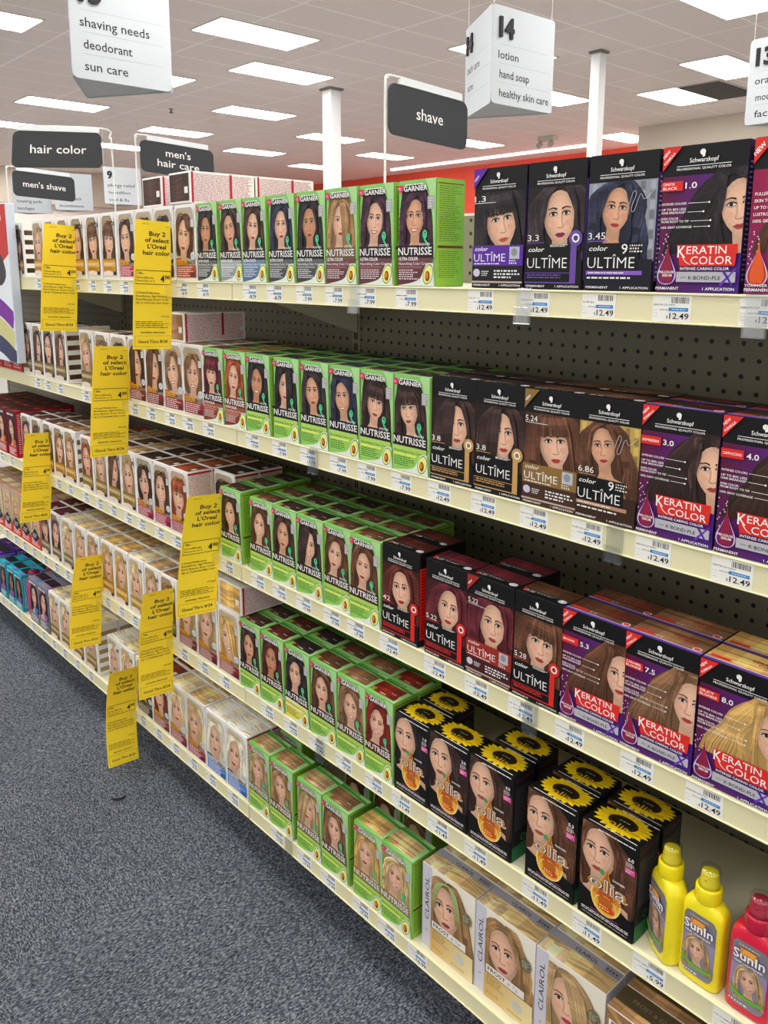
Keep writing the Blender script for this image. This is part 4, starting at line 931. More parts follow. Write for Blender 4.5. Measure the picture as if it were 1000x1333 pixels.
ult(2, 16.2, 'mahogany', 'with dark red hair, numbered 42', 2, words='CLR ULT 4.2', num='42', acc='#d8281f', tilt=.1, turn=-.2, ps=.36, lip='#b8322a')
ult(2, 20.42, 'burgundy', 'with wine red hair, red frame', 1, words='CLR ULT 5.22', num='5.22', acc='#d8281f', turn=.2, tilt=-.1, part=.1, ps=.36)
ult(2, 24.05, 'burgundy', 'with wine red hair and red band', 2, words='CLR ULT 5.22', var='band', num='5.22', acc='#9a2a1f', turn=.25, tilt=-.05, part=.12, ps=.38, py=.56)
ult(2, 27.74, 'chestnut', 'with auburn brown fringe, red frame', 1, words='CLR ULT 5.28', num='5.28', acc='#d8281f', style='bangs', turn=.25, tilt=-.1, ps=.38, py=.56, w=3.4)
def ker(k, x, hair, num, shade, look, rows=2, words='', **kw):
    stock(k, x, d_ker(hair, num, shade, seed=int(x)+k*9, **kw), 3.98, 2.05, 'purple', look, rows, 0, '12.49', words)
ker(0, 35.42, 'black', '1.0', 'ONYX BLACK', 'marked onyx black', 1, 'KERATIN CLP ONYX', skin=0)
ker(0, 39.62, 'brown', '', '', 'in magenta red with orange drop', 1, 'KERATIN CLP', young=True)
ker(1, 35.2, 'espresso', '3.0', 'ESPRESSO', 'marked espresso', 2, 'KERATIN CLP ESPRO')
ker(1, 39.26, 'darkbrown', '4.0', 'CAPPUCCINO', 'marked cappuccino', 2, 'KERATIN CLP CAPUC')
ker(2, 31.15, 'chestnut', '5.3', 'BROWN', 'with brown hair numbered 5.3', 2, 'KERATIN CLP BROWN')
ker(2, 35.08, 'lightbrown', '7.5', 'CARAMEL BLONDE', 'marked caramel blonde', 2, 'KERATIN CLP CARAM')
ker(2, 39.12, 'golden', '8.0', 'SILKY BLONDE', 'marked silky blonde', 2, 'KERATIN CLP SILKY')

# ---- sunflower cartons
for i, (x, hr, nm, lk, rw) in enumerate(((17.48, 'black', '1.0', 'with black hair', 2), (20.96, 'espresso', '3.0', 'with espresso hair', 1), (24.58, 'darkbrown', '4.0', 'with dark brown hair', 2), (29.22, 'brown', '5.3', 'with brown waves', 2), (33.06, 'chestnut', '6.0', 'with chestnut waves, last in row', 2))):
    stock(3, x, d_olia(hr, nm, w=3.4 if i == 0 else 3.56, seed=40+i, wave=.1 if i < 3 else .3), 3.56, 2.08, 'sunflower', lk, rw, 0, '11.49', 'GRN OLIA %s' % nm, gap=.35)

# ---- white cartons
def exc(k, x, hair, look, rows=1, dy=0., **kw):
    w = kw.pop('w', 3.55); kw.setdefault('seed', int(x*3)+k*17); pref = kw.get('pref')
    stock(k, x, d_exc(hair, w=w, **kw), w, 2.6, 'white', look, rows, dy, '8.79')
YB, GB = '#e0a22c', '#a58a4a'
for x, hr, st in ((-51.0, 'darkbrown', 'bangs'), (-44.5, 'darkblond', 'long'), (-40.75, 'brown', 'long'), (-37.0, 'mahogany', 'long'), (-33.25, 'darkbrown', 'long'), (-29.4, 'brown', 'bangs'), (-25.65, 'brown', 'bangs')):
    exc(0, x, hr, 'with gold band and %s' % ('fringe' if st == 'bangs' else 'loose hair'), 1, pref=True, band='#d99a2c' if x > -45 else '#a5763a', style=st, n=16, w=3.45)
exc(0, -21.9, 'darkbrown', 'with crimson base, long dark hair', 1, base='#b01f4a', n=18); exc(0, -18.2, 'darkbrown', 'with dark swept hair', 1, base='#5b1d1f', style='side', part=.1, n=18)
exc(0, -14.5, 'softblack', 'with near-black parted hair', 1, base='#5b1d1f', n=18); exc(0, -10.7, 'brown', 'with brown bob, under lying box', 1, base='#a5402a', style='bob', part=-.1)
for x, hr, st in ((-50.95, 'darkbrown', 'long'), (-47.2, 'darkbrown', 'side'), (-43.75, 'darkbrown', 'long'), (-40.25, 'brown', 'side')):
    exc(1, x, hr, 'with bronze band', 2, pref=True, band='#8d7440', style=st, n=14, w=3.4)
exc(1, -33.0, 'darkblond', 'with loose dark blond hair', 1, pref=True, band='#8d7440', wave=.2, n=16); exc(1, -29.0, 'lightbrown', 'with light brown hair', 2, pref=True, band='#c9902c', n=16); exc(1, -25.2, 'espresso', 'with dark hair, mostly behind tag', 2, base='#8e1f2e', n=16)
for x, hr, st, bs, lk in ((-21.2, 'darkbrown', 'side', '#7d1a22', 'with dark side sweep'), (-17.65, 'brown', 'side', '#7d1a22', 'with brown side sweep'), (-13.95, 'lightbrown', 'bob', '#8e1f2e', 'with light brown bob'), (-10.4, 'lightbrown', 'bob', '#a01f3a', 'with golden brown bob')):
    exc(1, x, hr, lk, 3, base=bs, style=st, part=.1, smile=x > -15)
for x, hr, st in ((-53.6, 'mahogany', 'long'), (-50.0, 'brown', 'bangs'), (-46.2, 'brown', 'bangs'), (-42.7, 'lightbrown', 'long'), (-39.5, 'caramel', 'long')):
    exc(2, x, hr, 'with gold band and %s' % ('fringe' if st == 'bangs' else 'loose hair'), 2, pref=True, band='#c9902c', style=st, n=14, w=3.4)
for x, hr, st in ((-34.7, 'copper', 'long'), (-31.1, 'darkblond', 'long'), (-27.7, 'brown', 'side'), (-24.3, 'darkblond', 'long')):
    exc(2, x, hr, 'with bronze band and %s' % ('side sweep' if st == 'side' else 'loose hair'), 3, pref=True, band='#a5853a', style=st, n=16, w=3.3)
exc(2, -20.95, 'darkbrown', 'with dark bob', 3, base='#a81f4a', style='bob', part=.1); exc(2, -17.2, 'brown', 'with long brown hair and smile', 3, base='#a81f4a', smile=True, w=3.3)
exc(2, -13.85, 'copper', 'with copper fringe', 3, base='#9a1f3a', style='bangs', w=3.3); exc(2, -10.3, 'espresso', 'with espresso hair, pushed back', 2, 2.7, base='#9a1f3a')
for x, hr, st, b in ((-49.6, 'burgundy', 'bangs', '#8d7a55'), (-46.0, 'burgundy', 'long', '#8d7a55'), (-42.2, 'paleblond', 'bob', '#8d7a55'), (-38.5, 'blond', 'long', '#8d7a55'), (-34.8, 'darkblond', 'bob', '#8d7a55'), (-31.0, 'golden', 'long', '#c9902c'), (-27.55, 'golden', 'long', '#d9a22c'), (-24.0, 'paleblond', 'bob', '#c9a24c'), (-20.4, 'darkblond', 'long', '#8d7a55'), (-16.95, 'lightbrown', 'long', '#8d7a55')):
    exc(3, x, hr, 'with %s hair and band' % {'burgundy': 'burgundy', 'paleblond': 'pale blond', 'blond': 'blond', 'darkblond': 'dark blond', 'golden': 'golden', 'lightbrown': 'light brown'}[hr], 3, pref=True, band=b, style=st, n=16, w=3.35, wave=.25 if x == -31.0 else 0)
for x, hr, lk, bs, st in ((-13.45, 'darkblond', 'with dark blond hair', '#7d2026', 'long'), (-9.75, 'darkblond', 'with long ash blond hair', '#7d2026', 'long'), (-6.02, 'golden', 'with golden side sweep', '#8e2026', 'side')):
    exc(3, x, hr, lk, 2, base=bs, style=st, part=-.1, smile=st == 'side')
for x, hr in ((-48.8, 'paleblond'), (-45.1, 'paleblond'), (-41.2, 'blond'), (-37.3, 'paleblond')): exc(4, x, hr, 'with pale gold band', 2, pref=True, band='#a5853a', style='bob', n=16, w=3.45)
exc(4, -30.85, 'platinum', 'with platinum waves', 2, pref=True, band='#a5853a', wave=.4, n=18, w=3.3); exc(4, -27.5, 'paleblond', 'with pale blond hair behind tag', 2, pref=True, band='#a5853a', n=16, w=3.3)
exc(4, -23.7, 'darkbrown', 'with dark base beside tag', 2, base='#2d3320', band='#4a5a2a'); exc(4, -20.0, 'auburn', 'with auburn hair', 2, base='#8e3a26')
exc(4, -16.38, 'paleblond', 'with pale blond bob', 2, base='#8e2030', style='bob', part=.1); exc(4, -12.75, 'blond', 'with straight blond hair', 2, base='#a0304a')
exc(4, -9.0, 'platinum', 'with platinum hair, blue base', 2, base='#4a86d0', band='#cfd3d6', turn=-.3); exc(4, -5.4, 'platinum', 'with platinum profile, blue base', 2, base='#4a86d0', band='#cfd3d6', turn=-.35, n=26)

# cartons lying on top of the others, hair swatch to the front
def lying(x, y, z, hair, lab, w=3.6):
    o = bpy.data.objects.new('hair_color_box', d_exc(hair, seed=int(x*11), w=w, n=8)); COL.objects.link(o)
    o.matrix_world = Matrix.Translation(((x+w/2)*IN, (y+6.4)*IN, (z+ZO)*IN)) @ Matrix.Rotation(math.radians(90), 4, 'X')
    tag(o, lab, 'dye box', 'white boxes lying on top of the rows')
zt = TOPS[0]+6.45
lying(-11.4, -12.95, zt, 'darkbrown', 'white box lying flat atop the white ones, top shelf, brown swatch in front')
lying(-11.3, -6.45, zt, 'darkbrown', 'white box lying flat behind another lying box, under the thick column')
lying(-16.75, -12.75, zt, 'darkbrown', 'white box lying flat atop top shelf, leftmost of the three lying there')
lying(-13.75, -12.8, TOPS[1]+6.45, 'lightbrown', 'white box lying flat atop the second shelf boxes, right of a yellow tag')
lying(-5.75, -12.85, TOPS[3]+6.45, 'golden', 'white box lying flat atop the fourth shelf boxes, golden swatch in front')
lying(-9.5, -12.8, TOPS[3]+6.45, 'darkblond', 'white box lying flat behind the long yellow tag, fourth shelf')

# ---- wide white cartons at the lower right
stock(4, 19.97, d_clairol('caramel', True, seed=1), 4.95, 2.0, 'large cream', 'with green-tinted hair', 2, .5, '16.99', 'CLAIROL FROST', tagx=19.2)
stock(4, 24.97, d_clairol('caramel', False, seed=2), 4.95, 2.0, 'large cream', 'with straight caramel hair', 2, .5, None)
stock(4, 29.97, d_clairol('darkblond', False, seed=3, style='side', part=-.15, word=False, lip='#c8405a'), 4.95, 2.0, 'large cream', 'with streaked side-swept hair', 2, .5, None)
stock(4, 35.3, d_glow(), 4.6, 2.0, 'brown-topped', 'beside the cream ones', 2, 0, None)

# ---- dark red, teal and grey cartons at the far left
for x, hr in ((-73.6, 'burgundy'), (-70.1, 'darkbrown'), (-66.6, 'burgundy'), (-63.1, 'espresso'), (-59.2, 'espresso')):
    stock(2, x, d_plain(hair=hr, seed=int(x)), 3.4, 2.6, 'maroon', 'with orange flash', 3, 0, '9.49')
for x, hr in ((-74.4, 'blond'), (-70.9, 'blond'), (-67.4, 'paleblond'), (-63.9, 'paleblond'), (-60.4, 'blond'), (-56.9, 'golden'), (-53.4, 'paleblond')):
    stock(3, x, d_plain('#b8a090', hr, '#d8342a', diamond=True, seed=int(x)), 3.4, 2.6, 'red', 'with black diamond', 3, 0, '8.79')
for x in (-75.5, -72.0): stock(4, x, d_plain('#4a2a78', 'black', '#5a35a0', '#9a5ad0', seed=int(x), h=6.2), 3.3, 2.6, 'violet', 'with dark hair', 2, 0, '7.99')
for x in (-68.4, -64.95, -61.9): stock(4, x, d_plain('#25b3c4', 'black', '#1797ac', '#7a4ac0', seed=int(x), h=5.4, w=3.0, skin=3), 3.0, 2.6, 'teal', 'with dark-haired portrait', 2, 0, '7.99')
for x, c in ((-56.0, '#3a78c0'), (-52.6, '#9a6aa8')): stock(4, x, d_plain('#8d8a96', 'plum', '#6f6c7c', c, seed=int(x), h=6.3), 3.35, 2.6, 'grey', 'with %s corner' % ('blue' if c[1] == '3' else 'mauve'), 2, 0, '7.99')
for i in range(3):
    mb = MB(); mb.box(-1.7, 1.7, 0, 6.2, 0, 1.6, H('#c22a22'), .06); A = Art(mb, lambda u, v, z: (u-1.7, -z, v), 3.4, 1.6); A.greek(.3, .3, 3.1, 1.3, 3, H('#f0d9d2'), i); A = Art(mb, lambda u, v, z: (u-1.7, v, 1.6+z), 3.4, 6.2); A.greek(.4, .5, 3, 5.5, 8, H('#e8938a'), i+3)
    o = mb.build('small_red_box', M_CARTON); place(o, -53.4-i*3.6, -12.9, TOPS[1]+.012); tag(o, '%s flat red box below the hanging display board, second shelf' % ('rightmost', 'middle', 'leftmost')[i], 'box', 'flat red boxes under the display board')
settle(); build_shelves()

# ================================================================== bottles
def sring(rx, ry, z, n=32, e=4.0):
    out = []
    for k in range(n):
        a = 2*math.pi*k/n; c, s = math.cos(a), math.sin(a)
        out.append((rx*math.copysign(abs(c)**(2/e), c), ry*math.copysign(abs(s)**(2/e), s), z))
    return out
def spray(x, y, rz, body, cap, lab, seed, bt):
    e = empty('spray_bottle', x, y, TOPS[3]+.015, lab, 'bottle', 'hair lightener bottles', rz)
    mb = MB(); rx, ry = 1.13, .64
    R = [sring(rx*.9, ry*.85, 0), sring(rx*.98, ry*.97, .06), sring(rx, ry, .2)]+[sring(rx, ry, z) for z in (1.5, 3, 4.0)]
    for q in range(1, 9):
        t = q/8*math.pi/2; f = math.cos(t); R.append(sring(.56+(rx-.56)*f, .52+(ry-.52)*f, 4.0+.72*math.sin(t), e=4-2*q/8))
    mb.loft(R, body); o = mb.build('bottle_body', mat('bottle_plastic', body, .28), e, True)
    mc = mat('cap_plastic', cap, .25)
    mb = MB(); C = lambda r, z: [(r*math.cos(2*math.pi*k/24), r*math.sin(2*math.pi*k/24), z) for k in range(24)]
    mb.loft([C(.5, 4.68), C(.64, 4.7), C(.66, 4.76), C(.66, 5.42), C(.62, 5.5), C(.55, 5.52)], cap); mb.build('collar', mc, e, True)
    mb = MB(); mb.loft([C(.5, 5.52), C(.5, 5.7), C(.47, 5.75), C(.42, 6.2), C(.4, 6.28), C(.3, 6.3)], cap); mb.tube([(0, -.4, 6.0), (0, -.46, 6.0)], .08, 10, BLACK); mb.build('spray_head', mc, e, True)
    mb = MB(); mb.loft([C(.56, 5.53), C(.55, 5.6), C(.52, 6.33), C(.48, 6.48), C(.3, 6.55)], (1, 1, 1)); mb.build('clear_overcap', M_CLEAR, e, True)
    mb = MB(); fn = lambda u, v, z: (u, -(ry*max(0, 1-abs(u/rx)**4)**.25+.012+z*1.5), v)
    LW, z0, z1 = .88, .45, 4.05
    A = Art(mb, fn, LW, z1, 0, -LW, z0); P = rrect(-LW, z0, LW, z1, .35)
    gy = H('#b9b4c4')
    for i in range(12):
        u0, u1 = -LW+2*LW*i/12, -LW+2*LW*(i+1)/12; cut = lambda u: (.35-math.sqrt(max(0, .35**2-max(0, abs(u)-(LW-.35))**2)))
        A.up() if i == 0 else None
        for j in range(8):
            lo = lambda u: z0+cut(u); hi = lambda u: z1-cut(u)
            p = [(u0, lo(u0)+(hi(u0)-lo(u0))*j/8), (u1, lo(u1)+(hi(u1)-lo(u1))*j/8), (u1, lo(u1)+(hi(u1)-lo(u1))*(j+1)/8), (u0, lo(u0)+(hi(u0)-lo(u0))*(j+1)/8)]
            c = mix(H('#8d8794'), H('#9f8fc4'), j/8) if j < 5 else H('#7f7a86')
            A.tri(p[0], p[1], p[2], c); A.tri(p[0], p[2], p[3], c)
    A.b = (-LW+.03, z0+.35, LW-.03, 2.75); portrait(A, -.05+.1*(seed % 2), 2.0, 1.2, 'darkblond', n=20, seed=seed, smile=True, length=1.4, tilt=.1); A.b = (-LW, z0, LW, z1)
    A.rect(-.45, 3.3, .35, 3.75, H('#e8862a'), 6, 2); A.ell(0, 3.5, .35, .26, H('#f2a63a'), 14)
    A.text('SunIn', 0, 3.1, .52, H('#4a2a6a'), .05, fit=1.6, anchor='c'); A.text('SunIn', 0, 3.11, .50, WHITE, .02, fit=1.55, anchor='c')
    A.text('HAIR LIGHTENER', 0, 2.88, .12, H('#f0ecf5'), .012, fit=1.4, anchor='c'); A.greek(-.5, 3.86, .5, 3.96, 1, H('#e8d9a0'), 3, False)
    A.strip(catmull([(-LW+.05, 1.35), (0, 1.05), (LW-.05, 1.15)], 12), .2, H('#6fb03a')); A.greek(-.8, .62, .2, .78, 1, WHITE, 4)
    mb.build('bottle_label', M_CARTON, e)
    TAGS.append((3, bt, '5.99', 'SUN IN LEMON'))
YE, RE_ = H('#f2e021'), H('#d81e3c')
spray(37.95, -11.95, -.6, YE, H('#f0dc12'), 'yellow spray bottle touching the black box, turned to the left', 1, 36.6)
spray(40.15, -12.15, -.05, YE, H('#f0dc12'), 'yellow spray bottle in the middle of the three bottles', 2, 0)
spray(42.7, -12.15, 0, RE_, H('#b8183a'), 'red spray bottle at the right end of the fourth shelf', 3, 41.6)
o = bpy.data.objects.new('price_tag', price_mesh('5.99', 'SUN IN LEMON'))
for sh in [o_ for o_ in COL.objects if o_.name.startswith('shelf') and o_.get('label', '').startswith('fourth shelf of the nearest')]:
    COL.objects.link(o); o.parent = sh; o.location = ((36.75-22.5)*IN, (6.5-13.075)*IN, .1*IN)
    o = o.copy(); COL.objects.link(o); o.location = ((41.3-22.5)*IN, (6.5-13.075)*IN, .1*IN)
M_PINK = mat('magenta_plastic', H('#d01f66'), .3); M_PINKD = mat('dark_magenta_cap', H('#8e0f4a'), .3)
for i, (x, y) in enumerate(((-57.55, -11.6), (-57.55, -9.2), (-57.5, -6.6))):
    e = empty('shampoo_bottle', x, y, TOPS[4]+.015, '%s magenta bottle between teal and grey boxes, bottom shelf' % ('front', 'second', 'rear')[i], 'bottle', 'magenta bottles')
    mb = MB(); mb.loft([sring(1.0, .95, 0, 20, 2.6), sring(1.08, 1.02, .15, 20, 2.6), sring(1.08, 1.02, 4.2, 20, 2.6), sring(.8, .75, 5.0, 20, 2.2), sring(.6, .6, 5.1, 20, 2)]); mb.build('bottle_body', M_PINK, e, True)
    mb = MB(); mb.loft([sring(.75, .75, 5.05, 20, 2), sring(.75, .75, 6.2, 20, 2), sring(.65, .65, 6.35, 20, 2)]); mb.build('bottle_cap', M_PINKD, e, True)

# ================================================================== yellow hanging tags
YEL = H('#ffdd2b')
def hang(X0, Yr, zc, w, h, tilt, bend, lab):
    """X0 plane across the aisle, right edge on the rail at Yr; tilt swings the foot outward"""
    mb = MB(); ct, st = math.cos(tilt), math.sin(tilt)
    def fn(u, v, z):
        q = v/h-.45; x = bend*(q*q*4-.3)+.25*bend*(u/w)
        a, b = u-w, v-h*.45
        return (x+.012+z*1.6, a*ct+b*st, -a*st*.55+b*ct)
    N, K = 6, 12
    for i in range(N):
        for j in range(K):
            u0, u1, v0, v1 = w*i/N, w*(i+1)/N, h*j/K, h*(j+1)/K
            mb.quad([fn(u0, v0, 0), fn(u1, v0, 0), fn(u1, v1, 0), fn(u0, v1, 0)], YEL)
            mb.quad([fn(u0, v0, -.01), fn(u0, v1, -.01), fn(u1, v1, -.01), fn(u1, v0, -.01)], YEL)
    for j in range(K):
        for u in (0, w): mb.quad([fn(u, h*j/K, 0), fn(u, h*(j+1)/K, 0), fn(u, h*(j+1)/K, -.01), fn(u, h*j/K, -.01)], YEL)
    A = Art(mb, fn, w, h); X = lambda t: t*w; Y = lambda t: t*h
    A.greek(X(.16), Y(.967), X(.34), Y(.977), 1, INK, 1, False); A.greek(X(.76), Y(.955), X(.95), Y(.965), 1, H('#8a7412'), 2, False)
    for i, (t, f) in enumerate((('Buy 2', .42), ('of select', .62), ("L'Oreal", .48), ('hair color', .70))): A.text(t, X(.56), Y(.885-.049*i), Y(.034), INK, .022, fit=X(f), anchor='c')
    for a, b, c, d in ((.05, .615, .95, .619), (.05, .51, .95, .514), (.05, .51, .058, .619), (.942, .51, .95, .619)): A.rect(X(a), Y(b), X(c), Y(d), INK, 4, 1)
    A.text('Get...', X(.1), Y(.588), Y(.018), INK, .02); A.text('ExtraBucks', X(.09), Y(.555), Y(.015), H('#3d3510'), .004, fit=X(.42)); A.text('Rewards on 2', X(.09), Y(.530), Y(.015), H('#3d3510'), .004, fit=X(.44))
    A.text('4', X(.68), Y(.53), Y(.055), INK, .02, fit=X(.1)); A.text('00', X(.79), Y(.556), Y(.028), INK, .02, fit=X(.13))
    for i, t in enumerate(("L'Oreal Preference,", 'Excellence, Age Perfect,', 'Root Rescue, Root Cover', 'Up or Colorista Hair Color')): A.text(t, X(.06), Y(.437-.026*i), Y(.015), INK, .008, fit=X((.62, .80, .84, .86)[i]))
    A.text('WITH CARD', X(.93), Y(.255), Y(.010), INK, .012, fit=X(.22), anchor='r'); A.greek(X(.06), Y(.165), X(.94), Y(.225), 4, H('#5c4e10'), 5, th=.3)
    A.text('excludes clearance', X(.5), Y(.128), Y(.014), INK, .015, fit=X(.62), anchor='c')
    for a, b, c, d in ((.04, .105, .96, .107), (.04, .02, .96, .022), (.04, .02, .046, .107), (.954, .02, .96, .107)): A.rect(X(a), Y(b), X(c), Y(d), H('#8a7412'), 4, 1)
    A.text('Good Thru 8/24', X(.5), Y(.05), Y(.024), INK, .008, fit=X(.76), anchor='c')
    o = mb.build('shelf_tag', M_PAPER); place(o, X0, Yr, zc)
    tag(o, lab, 'price sign', 'yellow hanging sale tags')
    mb = MB(); mb.box(-.1, .08, -.7, .02, -.55, .55, b=.03); c = mb.build('tag_clip', M_CLEAR, o)
T_ = [(-32.3, -12.95, 2.6, 3.85, 11.0, .105, .15, 'yellow sale tag hanging from the top shelf, left one of two'), (-11.6, -13.0, 2.2, 3.65, 11.0, .08, .15, 'yellow sale tag hanging from the top shelf, right one of two'),
      (-21.6, -12.98, -9.2, 3.9, 10.9, .10, .2, 'yellow sale tag hanging from the second shelf'), (-44.3, -12.95, -21.2, 3.6, 10.9, .13, .2, 'yellow sale tag on the middle shelf at far left'),
      (-31.25, -13.1, -33.0, 3.6, 10.6, .125, .5, 'curled yellow sale tag on the fourth shelf, left one of two'), (-14.65, -13.0, -32.2, 3.65, 10.8, .09, .5, 'curled yellow sale tag on the fourth shelf, right one of two'),
      (-5.15, -13.05, -20.7, 3.9, 10.7, .145, .35, 'large yellow sale tag on the middle shelf beside a lone green box'), (-23.95, -13.12, -43.9, 3.4, 11.0, .06, .8, 'lowest yellow sale tag, hanging from the bottom shelf near the carpet')]
for t in T_: hang(*t)

# clear plastic sign holders on the rails
for x, k, l in ((13.7, 0, 'clear clip on the top rail below the smiling plum-haired green box'), (27.8, 0, 'clear clip on the top rail below the first black box'), (40.4, 0, 'clear clip on the top rail at the right edge'), (9.0, 1, 'clear clip on the second rail below the green boxes'),
                (34.2, 1, 'clear clip on the second rail left of the purple boxes'), (29.4, 2, 'clear clip on the middle rail below the black boxes'), (9.3, 3, 'clear clip on the fourth rail below the green boxes'), (4.7, 4, 'clear clip on the bottom rail over the carpet')):
    mb = MB(); mb.box(-.5, .5, -.08, -.02, -.42, 1.45, b=.02); mb.box(-.5, .5, -.02, .25, 1.445, 1.5, b=.02); mb.box(-.5, .5, -.3, -.08, -.42, -.36, b=.02); mb.box(-.5, .5, -.3, -.25, -.42, .5, b=.02)
    o = mb.build('rail_clip', M_CLEAR); place(o, x, -13.17, ZS[k]); tag(o, l, 'clip', 'clear rail clips')

# ================================================================== display board at the left edge
mb = MB(); x0, x1, z0, z1 = -78, -49.0, -7.2, 11.9; mb.box(x0, x1, -14.25, -13.2, z0, z1, H('#cfd9e6'), .08)
A = Art(mb, lambda u, v, z: (u, -14.25-z, v), x1, z1, 0, x0, z0); A.rect(x0+.1, z0+.1, x1-.1, z1-.1, H('#e3e8ee'))
A.b = (x0+.1, z0+.1, x1-.1, z1-.1)
A.poly(catmull([(x0, 3), (-66, 2), (-56, 3.5), (x1, 6)], 12)+[(x1, z1), (x0, z1)], H('#c5302c'))
for c, zz in (('#7a2a9a', -.6), ('#cfc98a', -3.1), ('#3a4060', -5.4)): A.strip(catmull([(x0, zz+1), (-66, zz+1.6), (-55, zz+.4), (x1-.2, zz-1.4)], 14), 2.2, H(c))
A.poly(catmull([(-57, 4.2), (-55, 6.5), (-52, 6), (-50.5, 3.6), (-52.5, 2.2), (-55.5, 2.6)], 14), H('#3c3540')); A.greek(-60, 8.5, -50, 10.8, 2, WHITE, 4)
o = mb.build('display_board', M_CARTON); place(o, 0, 0, 0); tag(o, 'white display board with red top and coloured swooshes at left edge', 'display')

# ================================================================== category flags on the gondola top
def flag(X0, y0, y1, z0, z1, lines, polex, poley, lab, tilt=0., side=1, slant=0.):
    e = empty('category_flag', X0, poley, 8.36, lab, 'sign', 'dark category flags', 0)
    Hh, Wd = z1-z0, y1-y0; Zb = z0-8.36
    mb = MB()
    def fn(u, v, d): return (.1-d, u+slant*(.5-v/Hh)*(1-(u-(y0-poley))/Wd), Zb+v+tilt*(u-(y0-poley)))
    P = [(y0-poley+a, b) for a, b in rrect(0, 0, Wd, Hh, .75, 6)]; mb.prism(P, fn, .2, H('#35373a'))
    A = Art(mb, lambda u, v, z: fn(u, v, -z-.01), 999, 999, 0, -999, -999); cu = y0-poley+Wd/2
    for i, t in enumerate(lines):
        n = len(lines); A.text(t, cu, Hh*(.40 if n == 1 else .58-.34*i), Hh*(.24 if n == 1 else .235), WHITE, .008, anchor='c', fit=Wd*min(.72, .058*len(t)+.05))
    mb.build('sign_plate', M_PAPER, e)
    mb = MB(); zt_ = Zb+Hh+.55
    ym = (y1-poley)-.8 if side > 0 else (y0-poley)+.8
    path = catmull([(0, 0), (0, zt_-1.2), (.25*side, zt_-.3), (1.1*side, zt_+tilt*(1.1*side-(y0-poley))), (ym, zt_+tilt*(ym-(y0-poley)))], 24); mb.tube([(0, a, b) for a, b in path], .11, 8); mb.build('wire_pole', M_WIRE, e, True)
    mb = MB(); a, b = sorted((1.6*side, ym)); tl = lambda q: tilt*(q-(y0-poley)); mb.prism([(a, Zb+Hh+.02+tl(a)), (b, Zb+Hh+.02+tl(b)), (b, zt_+.1+tl(b)), (a, zt_+.1+tl(a))], lambda u, v, d: (.15-d, u, v), .3, H('#d9dad8')); mb.build('sign_holder', M_SIGNW, e)
flag(1.6, .85, 10.65, 15.6, 19.75, ['shave'], 1.6, .5, 'dark flag reading shave on a white wire pole', tilt=-.05)
flag(-44.5, 1.1, 11.5, 16.3, 20.1, ["men's", 'hair care'], -44.5, .5, "dark flag reading men's hair, partly behind a lying box", tilt=-.05)
flag(-92.5, 1.8, 12.3, 16.3, 20.4, ["men's shave"], -92.5, .9, "small dark flag reading men's shave, lower left", tilt=-.05)
flag(-51.2, -12.1, -.9, 16.2, 20.5, ['hair color'], -51.2, .5, 'dark flag reading hair color, hanging over the aisle at left', tilt=.075, side=-1, slant=-.5)

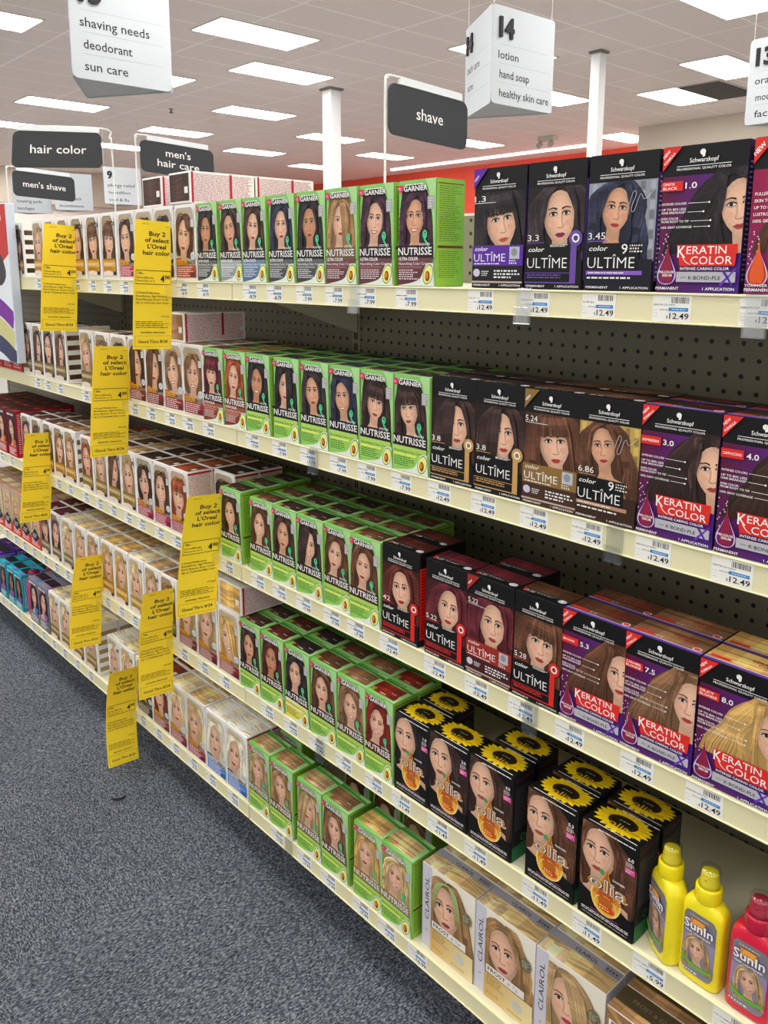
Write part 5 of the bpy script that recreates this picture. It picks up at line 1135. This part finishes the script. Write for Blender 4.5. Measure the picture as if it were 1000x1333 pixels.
# ================================================================== hanging aisle signs
def aisle(cx, cy, cz, yaw, num, words, num2, words2, lab, S=24.6, Hh=23.4, wires=True):
    """three-sided sign; the first panel is centred on (cx, cy) and faces yaw (degrees) """
    e = empty('aisle_sign', cx, cy, cz, lab, 'sign', 'hanging aisle signs', math.radians(yaw))
    # local: first panel in plane y=0 facing -y, u = +x ; prism apex behind at +y
    ap = S*.866
    def panel(name, fn, num, words, bold):
        mb = MB(); P = rrect(-S/2+.25, -Hh/2, S/2-.25, Hh/2, 1.2, 5); mb.prism(P, fn, .22, H('#bcc1c4'))
        A = Art(mb, lambda u, v, z: fn(u, v, -z*2-.01), S/2, Hh/2, 0, -S/2, -Hh/2)
        for i in range(3): A.rect(-S*.38, Hh*(.115-.195*i), S*.42, Hh*(.115-.195*i)+.09, H('#9aa3a8'))
        for i, t in enumerate(words): A.text(t, -S*.40+(.6 if i else 0), Hh*(-.03-.195*i), Hh*.085, INK, .006, fit=min(S*.80, S*.052*len(t)))
        o = mb.build(name, M_PAPER, e)
        if num:
            nb = MB(); V, T, a, b = glyphs(num, .03, 3); k = Hh*.20/.72
            for d0 in (.55,):
                Q = [(-S*.40+(x-a)*k*1.0, Hh*.19+y*k) for x, y in V]
                for t in T: nb.quad([fn(*Q[i], -d0) for i in t], INK); nb.quad([fn(*Q[i], -.02) for i in t[::-1]], INK)
                ed = {}
                for t in T:
                    for i in range(3): ed[(t[i], t[(i+1) % 3])] = 1
                for (i, j) in ed:
                    if (j, i) not in ed: nb.quad([fn(*Q[i], -d0), fn(*Q[i], -.02), fn(*Q[j], -.02), fn(*Q[j], -d0)], INK)
            nb.build('aisle_number', M_PAPER, o)
    panel('sign_panel', lambda u, v, d: (u, d, v), num, words, 0)
    c60, s60 = .5, .866
    # left face: from the apex to the left corner
    panel('sign_panel', lambda u, v, d: (-S/4-u*c60+d*s60, ap/2-u*s60-d*c60, v), num2, words2, 0)
    mb = MB()
    mb.mesh_part([(-S/2+.4, .3, -Hh/2+.35), (S/2-.4, .3, -Hh/2+.35), (0, ap-.5, -Hh/2+.35), (-S/2+.4, .3, -Hh/2+.5), (S/2-.4, .3, -Hh/2+.5), (0, ap-.5, -Hh/2+.5)], [(0, 2, 1), (3, 4, 5), (0, 1, 4, 3), (1, 2, 5, 4), (2, 0, 3, 5)], H('#b3b7b8'))
    mb.build('bottom_plate', M_PAPER, e)
    mb = MB(); rt = [(S/2, .12), (0, ap)]
    mb.mesh_part([(S/2-.02, .15, -Hh/2), (.15, ap, -Hh/2), (.15, ap, Hh/2), (S/2-.02, .15, Hh/2), (S/2-.2, .05, -Hh/2), (-.03, ap-.1, -Hh/2), (-.03, ap-.1, Hh/2), (S/2-.2, .05, Hh/2)], [(0, 1, 2, 3), (7, 6, 5, 4), (0, 4, 5, 1), (3, 2, 6, 7), (0, 3, 7, 4), (1, 5, 6, 2)], H('#bcc1c4'))
    mb.build('sign_panel', M_PAPER, e)
    if wires:
        for a, b in ((-S/2+1, .5), (S/2-1, .5), (0, ap-1)):
            mb = MB(); mb.tube([(a, b, -Hh/2+.5), (a, b, CE-cz-.05)], .07, 6); mb.build('hanging_wire', M_WIRE, e)
aisle(-134.9, 43.3, 57.6, 90, '15', ['shaving needs', 'deodorant', 'sun care'], '15', ['shaving needs', 'deodorant'], 'white hanging aisle sign listing shaving needs, deodorant, sun care')
aisle(-90.3, 132.9, 57.6, 88, '14', ['lotion', 'hand soap', 'healthy skin care'], '14', ['bath care', 'acne'], 'white hanging aisle sign 14 listing lotion and hand soap')
aisle(-63.2+12.3, 202-1.1, 57.6, -5, '13', ['oral care', 'mouthwash', 'facial tissue'], '13', [], 'white hanging aisle sign 13 cut off by the right edge')
aisle(-480, 205, 57.6, 80, '9', ['allergy relief', 'humidifiers', 'cold & flu'], '9', [], 'far small hanging sign listing allergy relief, behind the hair color pole')
aisle(-520, 160, 52, 80, '10', ['first aid', 'heating pads', 'bandages'], '10', [], "far hanging sign listing first aid, behind the men's shave flag")
aisle(-505, 182, 54, 80, '', ['', 'home health', 'incontinence'], '', [], "far hanging sign listing incontinence, right of the men's shave flag")

# a scrap on the carpet
mb = MB(); mb.tube([(0, 0, .12), (.5, .25, .14), (.75, .75, .2), (.6, 1.2, .16)], .11, 8, H('#191719')); o = mb.build('carpet_scrap', M_PAPER, None, True)
place(o, -18.9, -18.6, -ZO); tag(o, 'tiny black curled scrap lying alone on the carpet', 'litter')
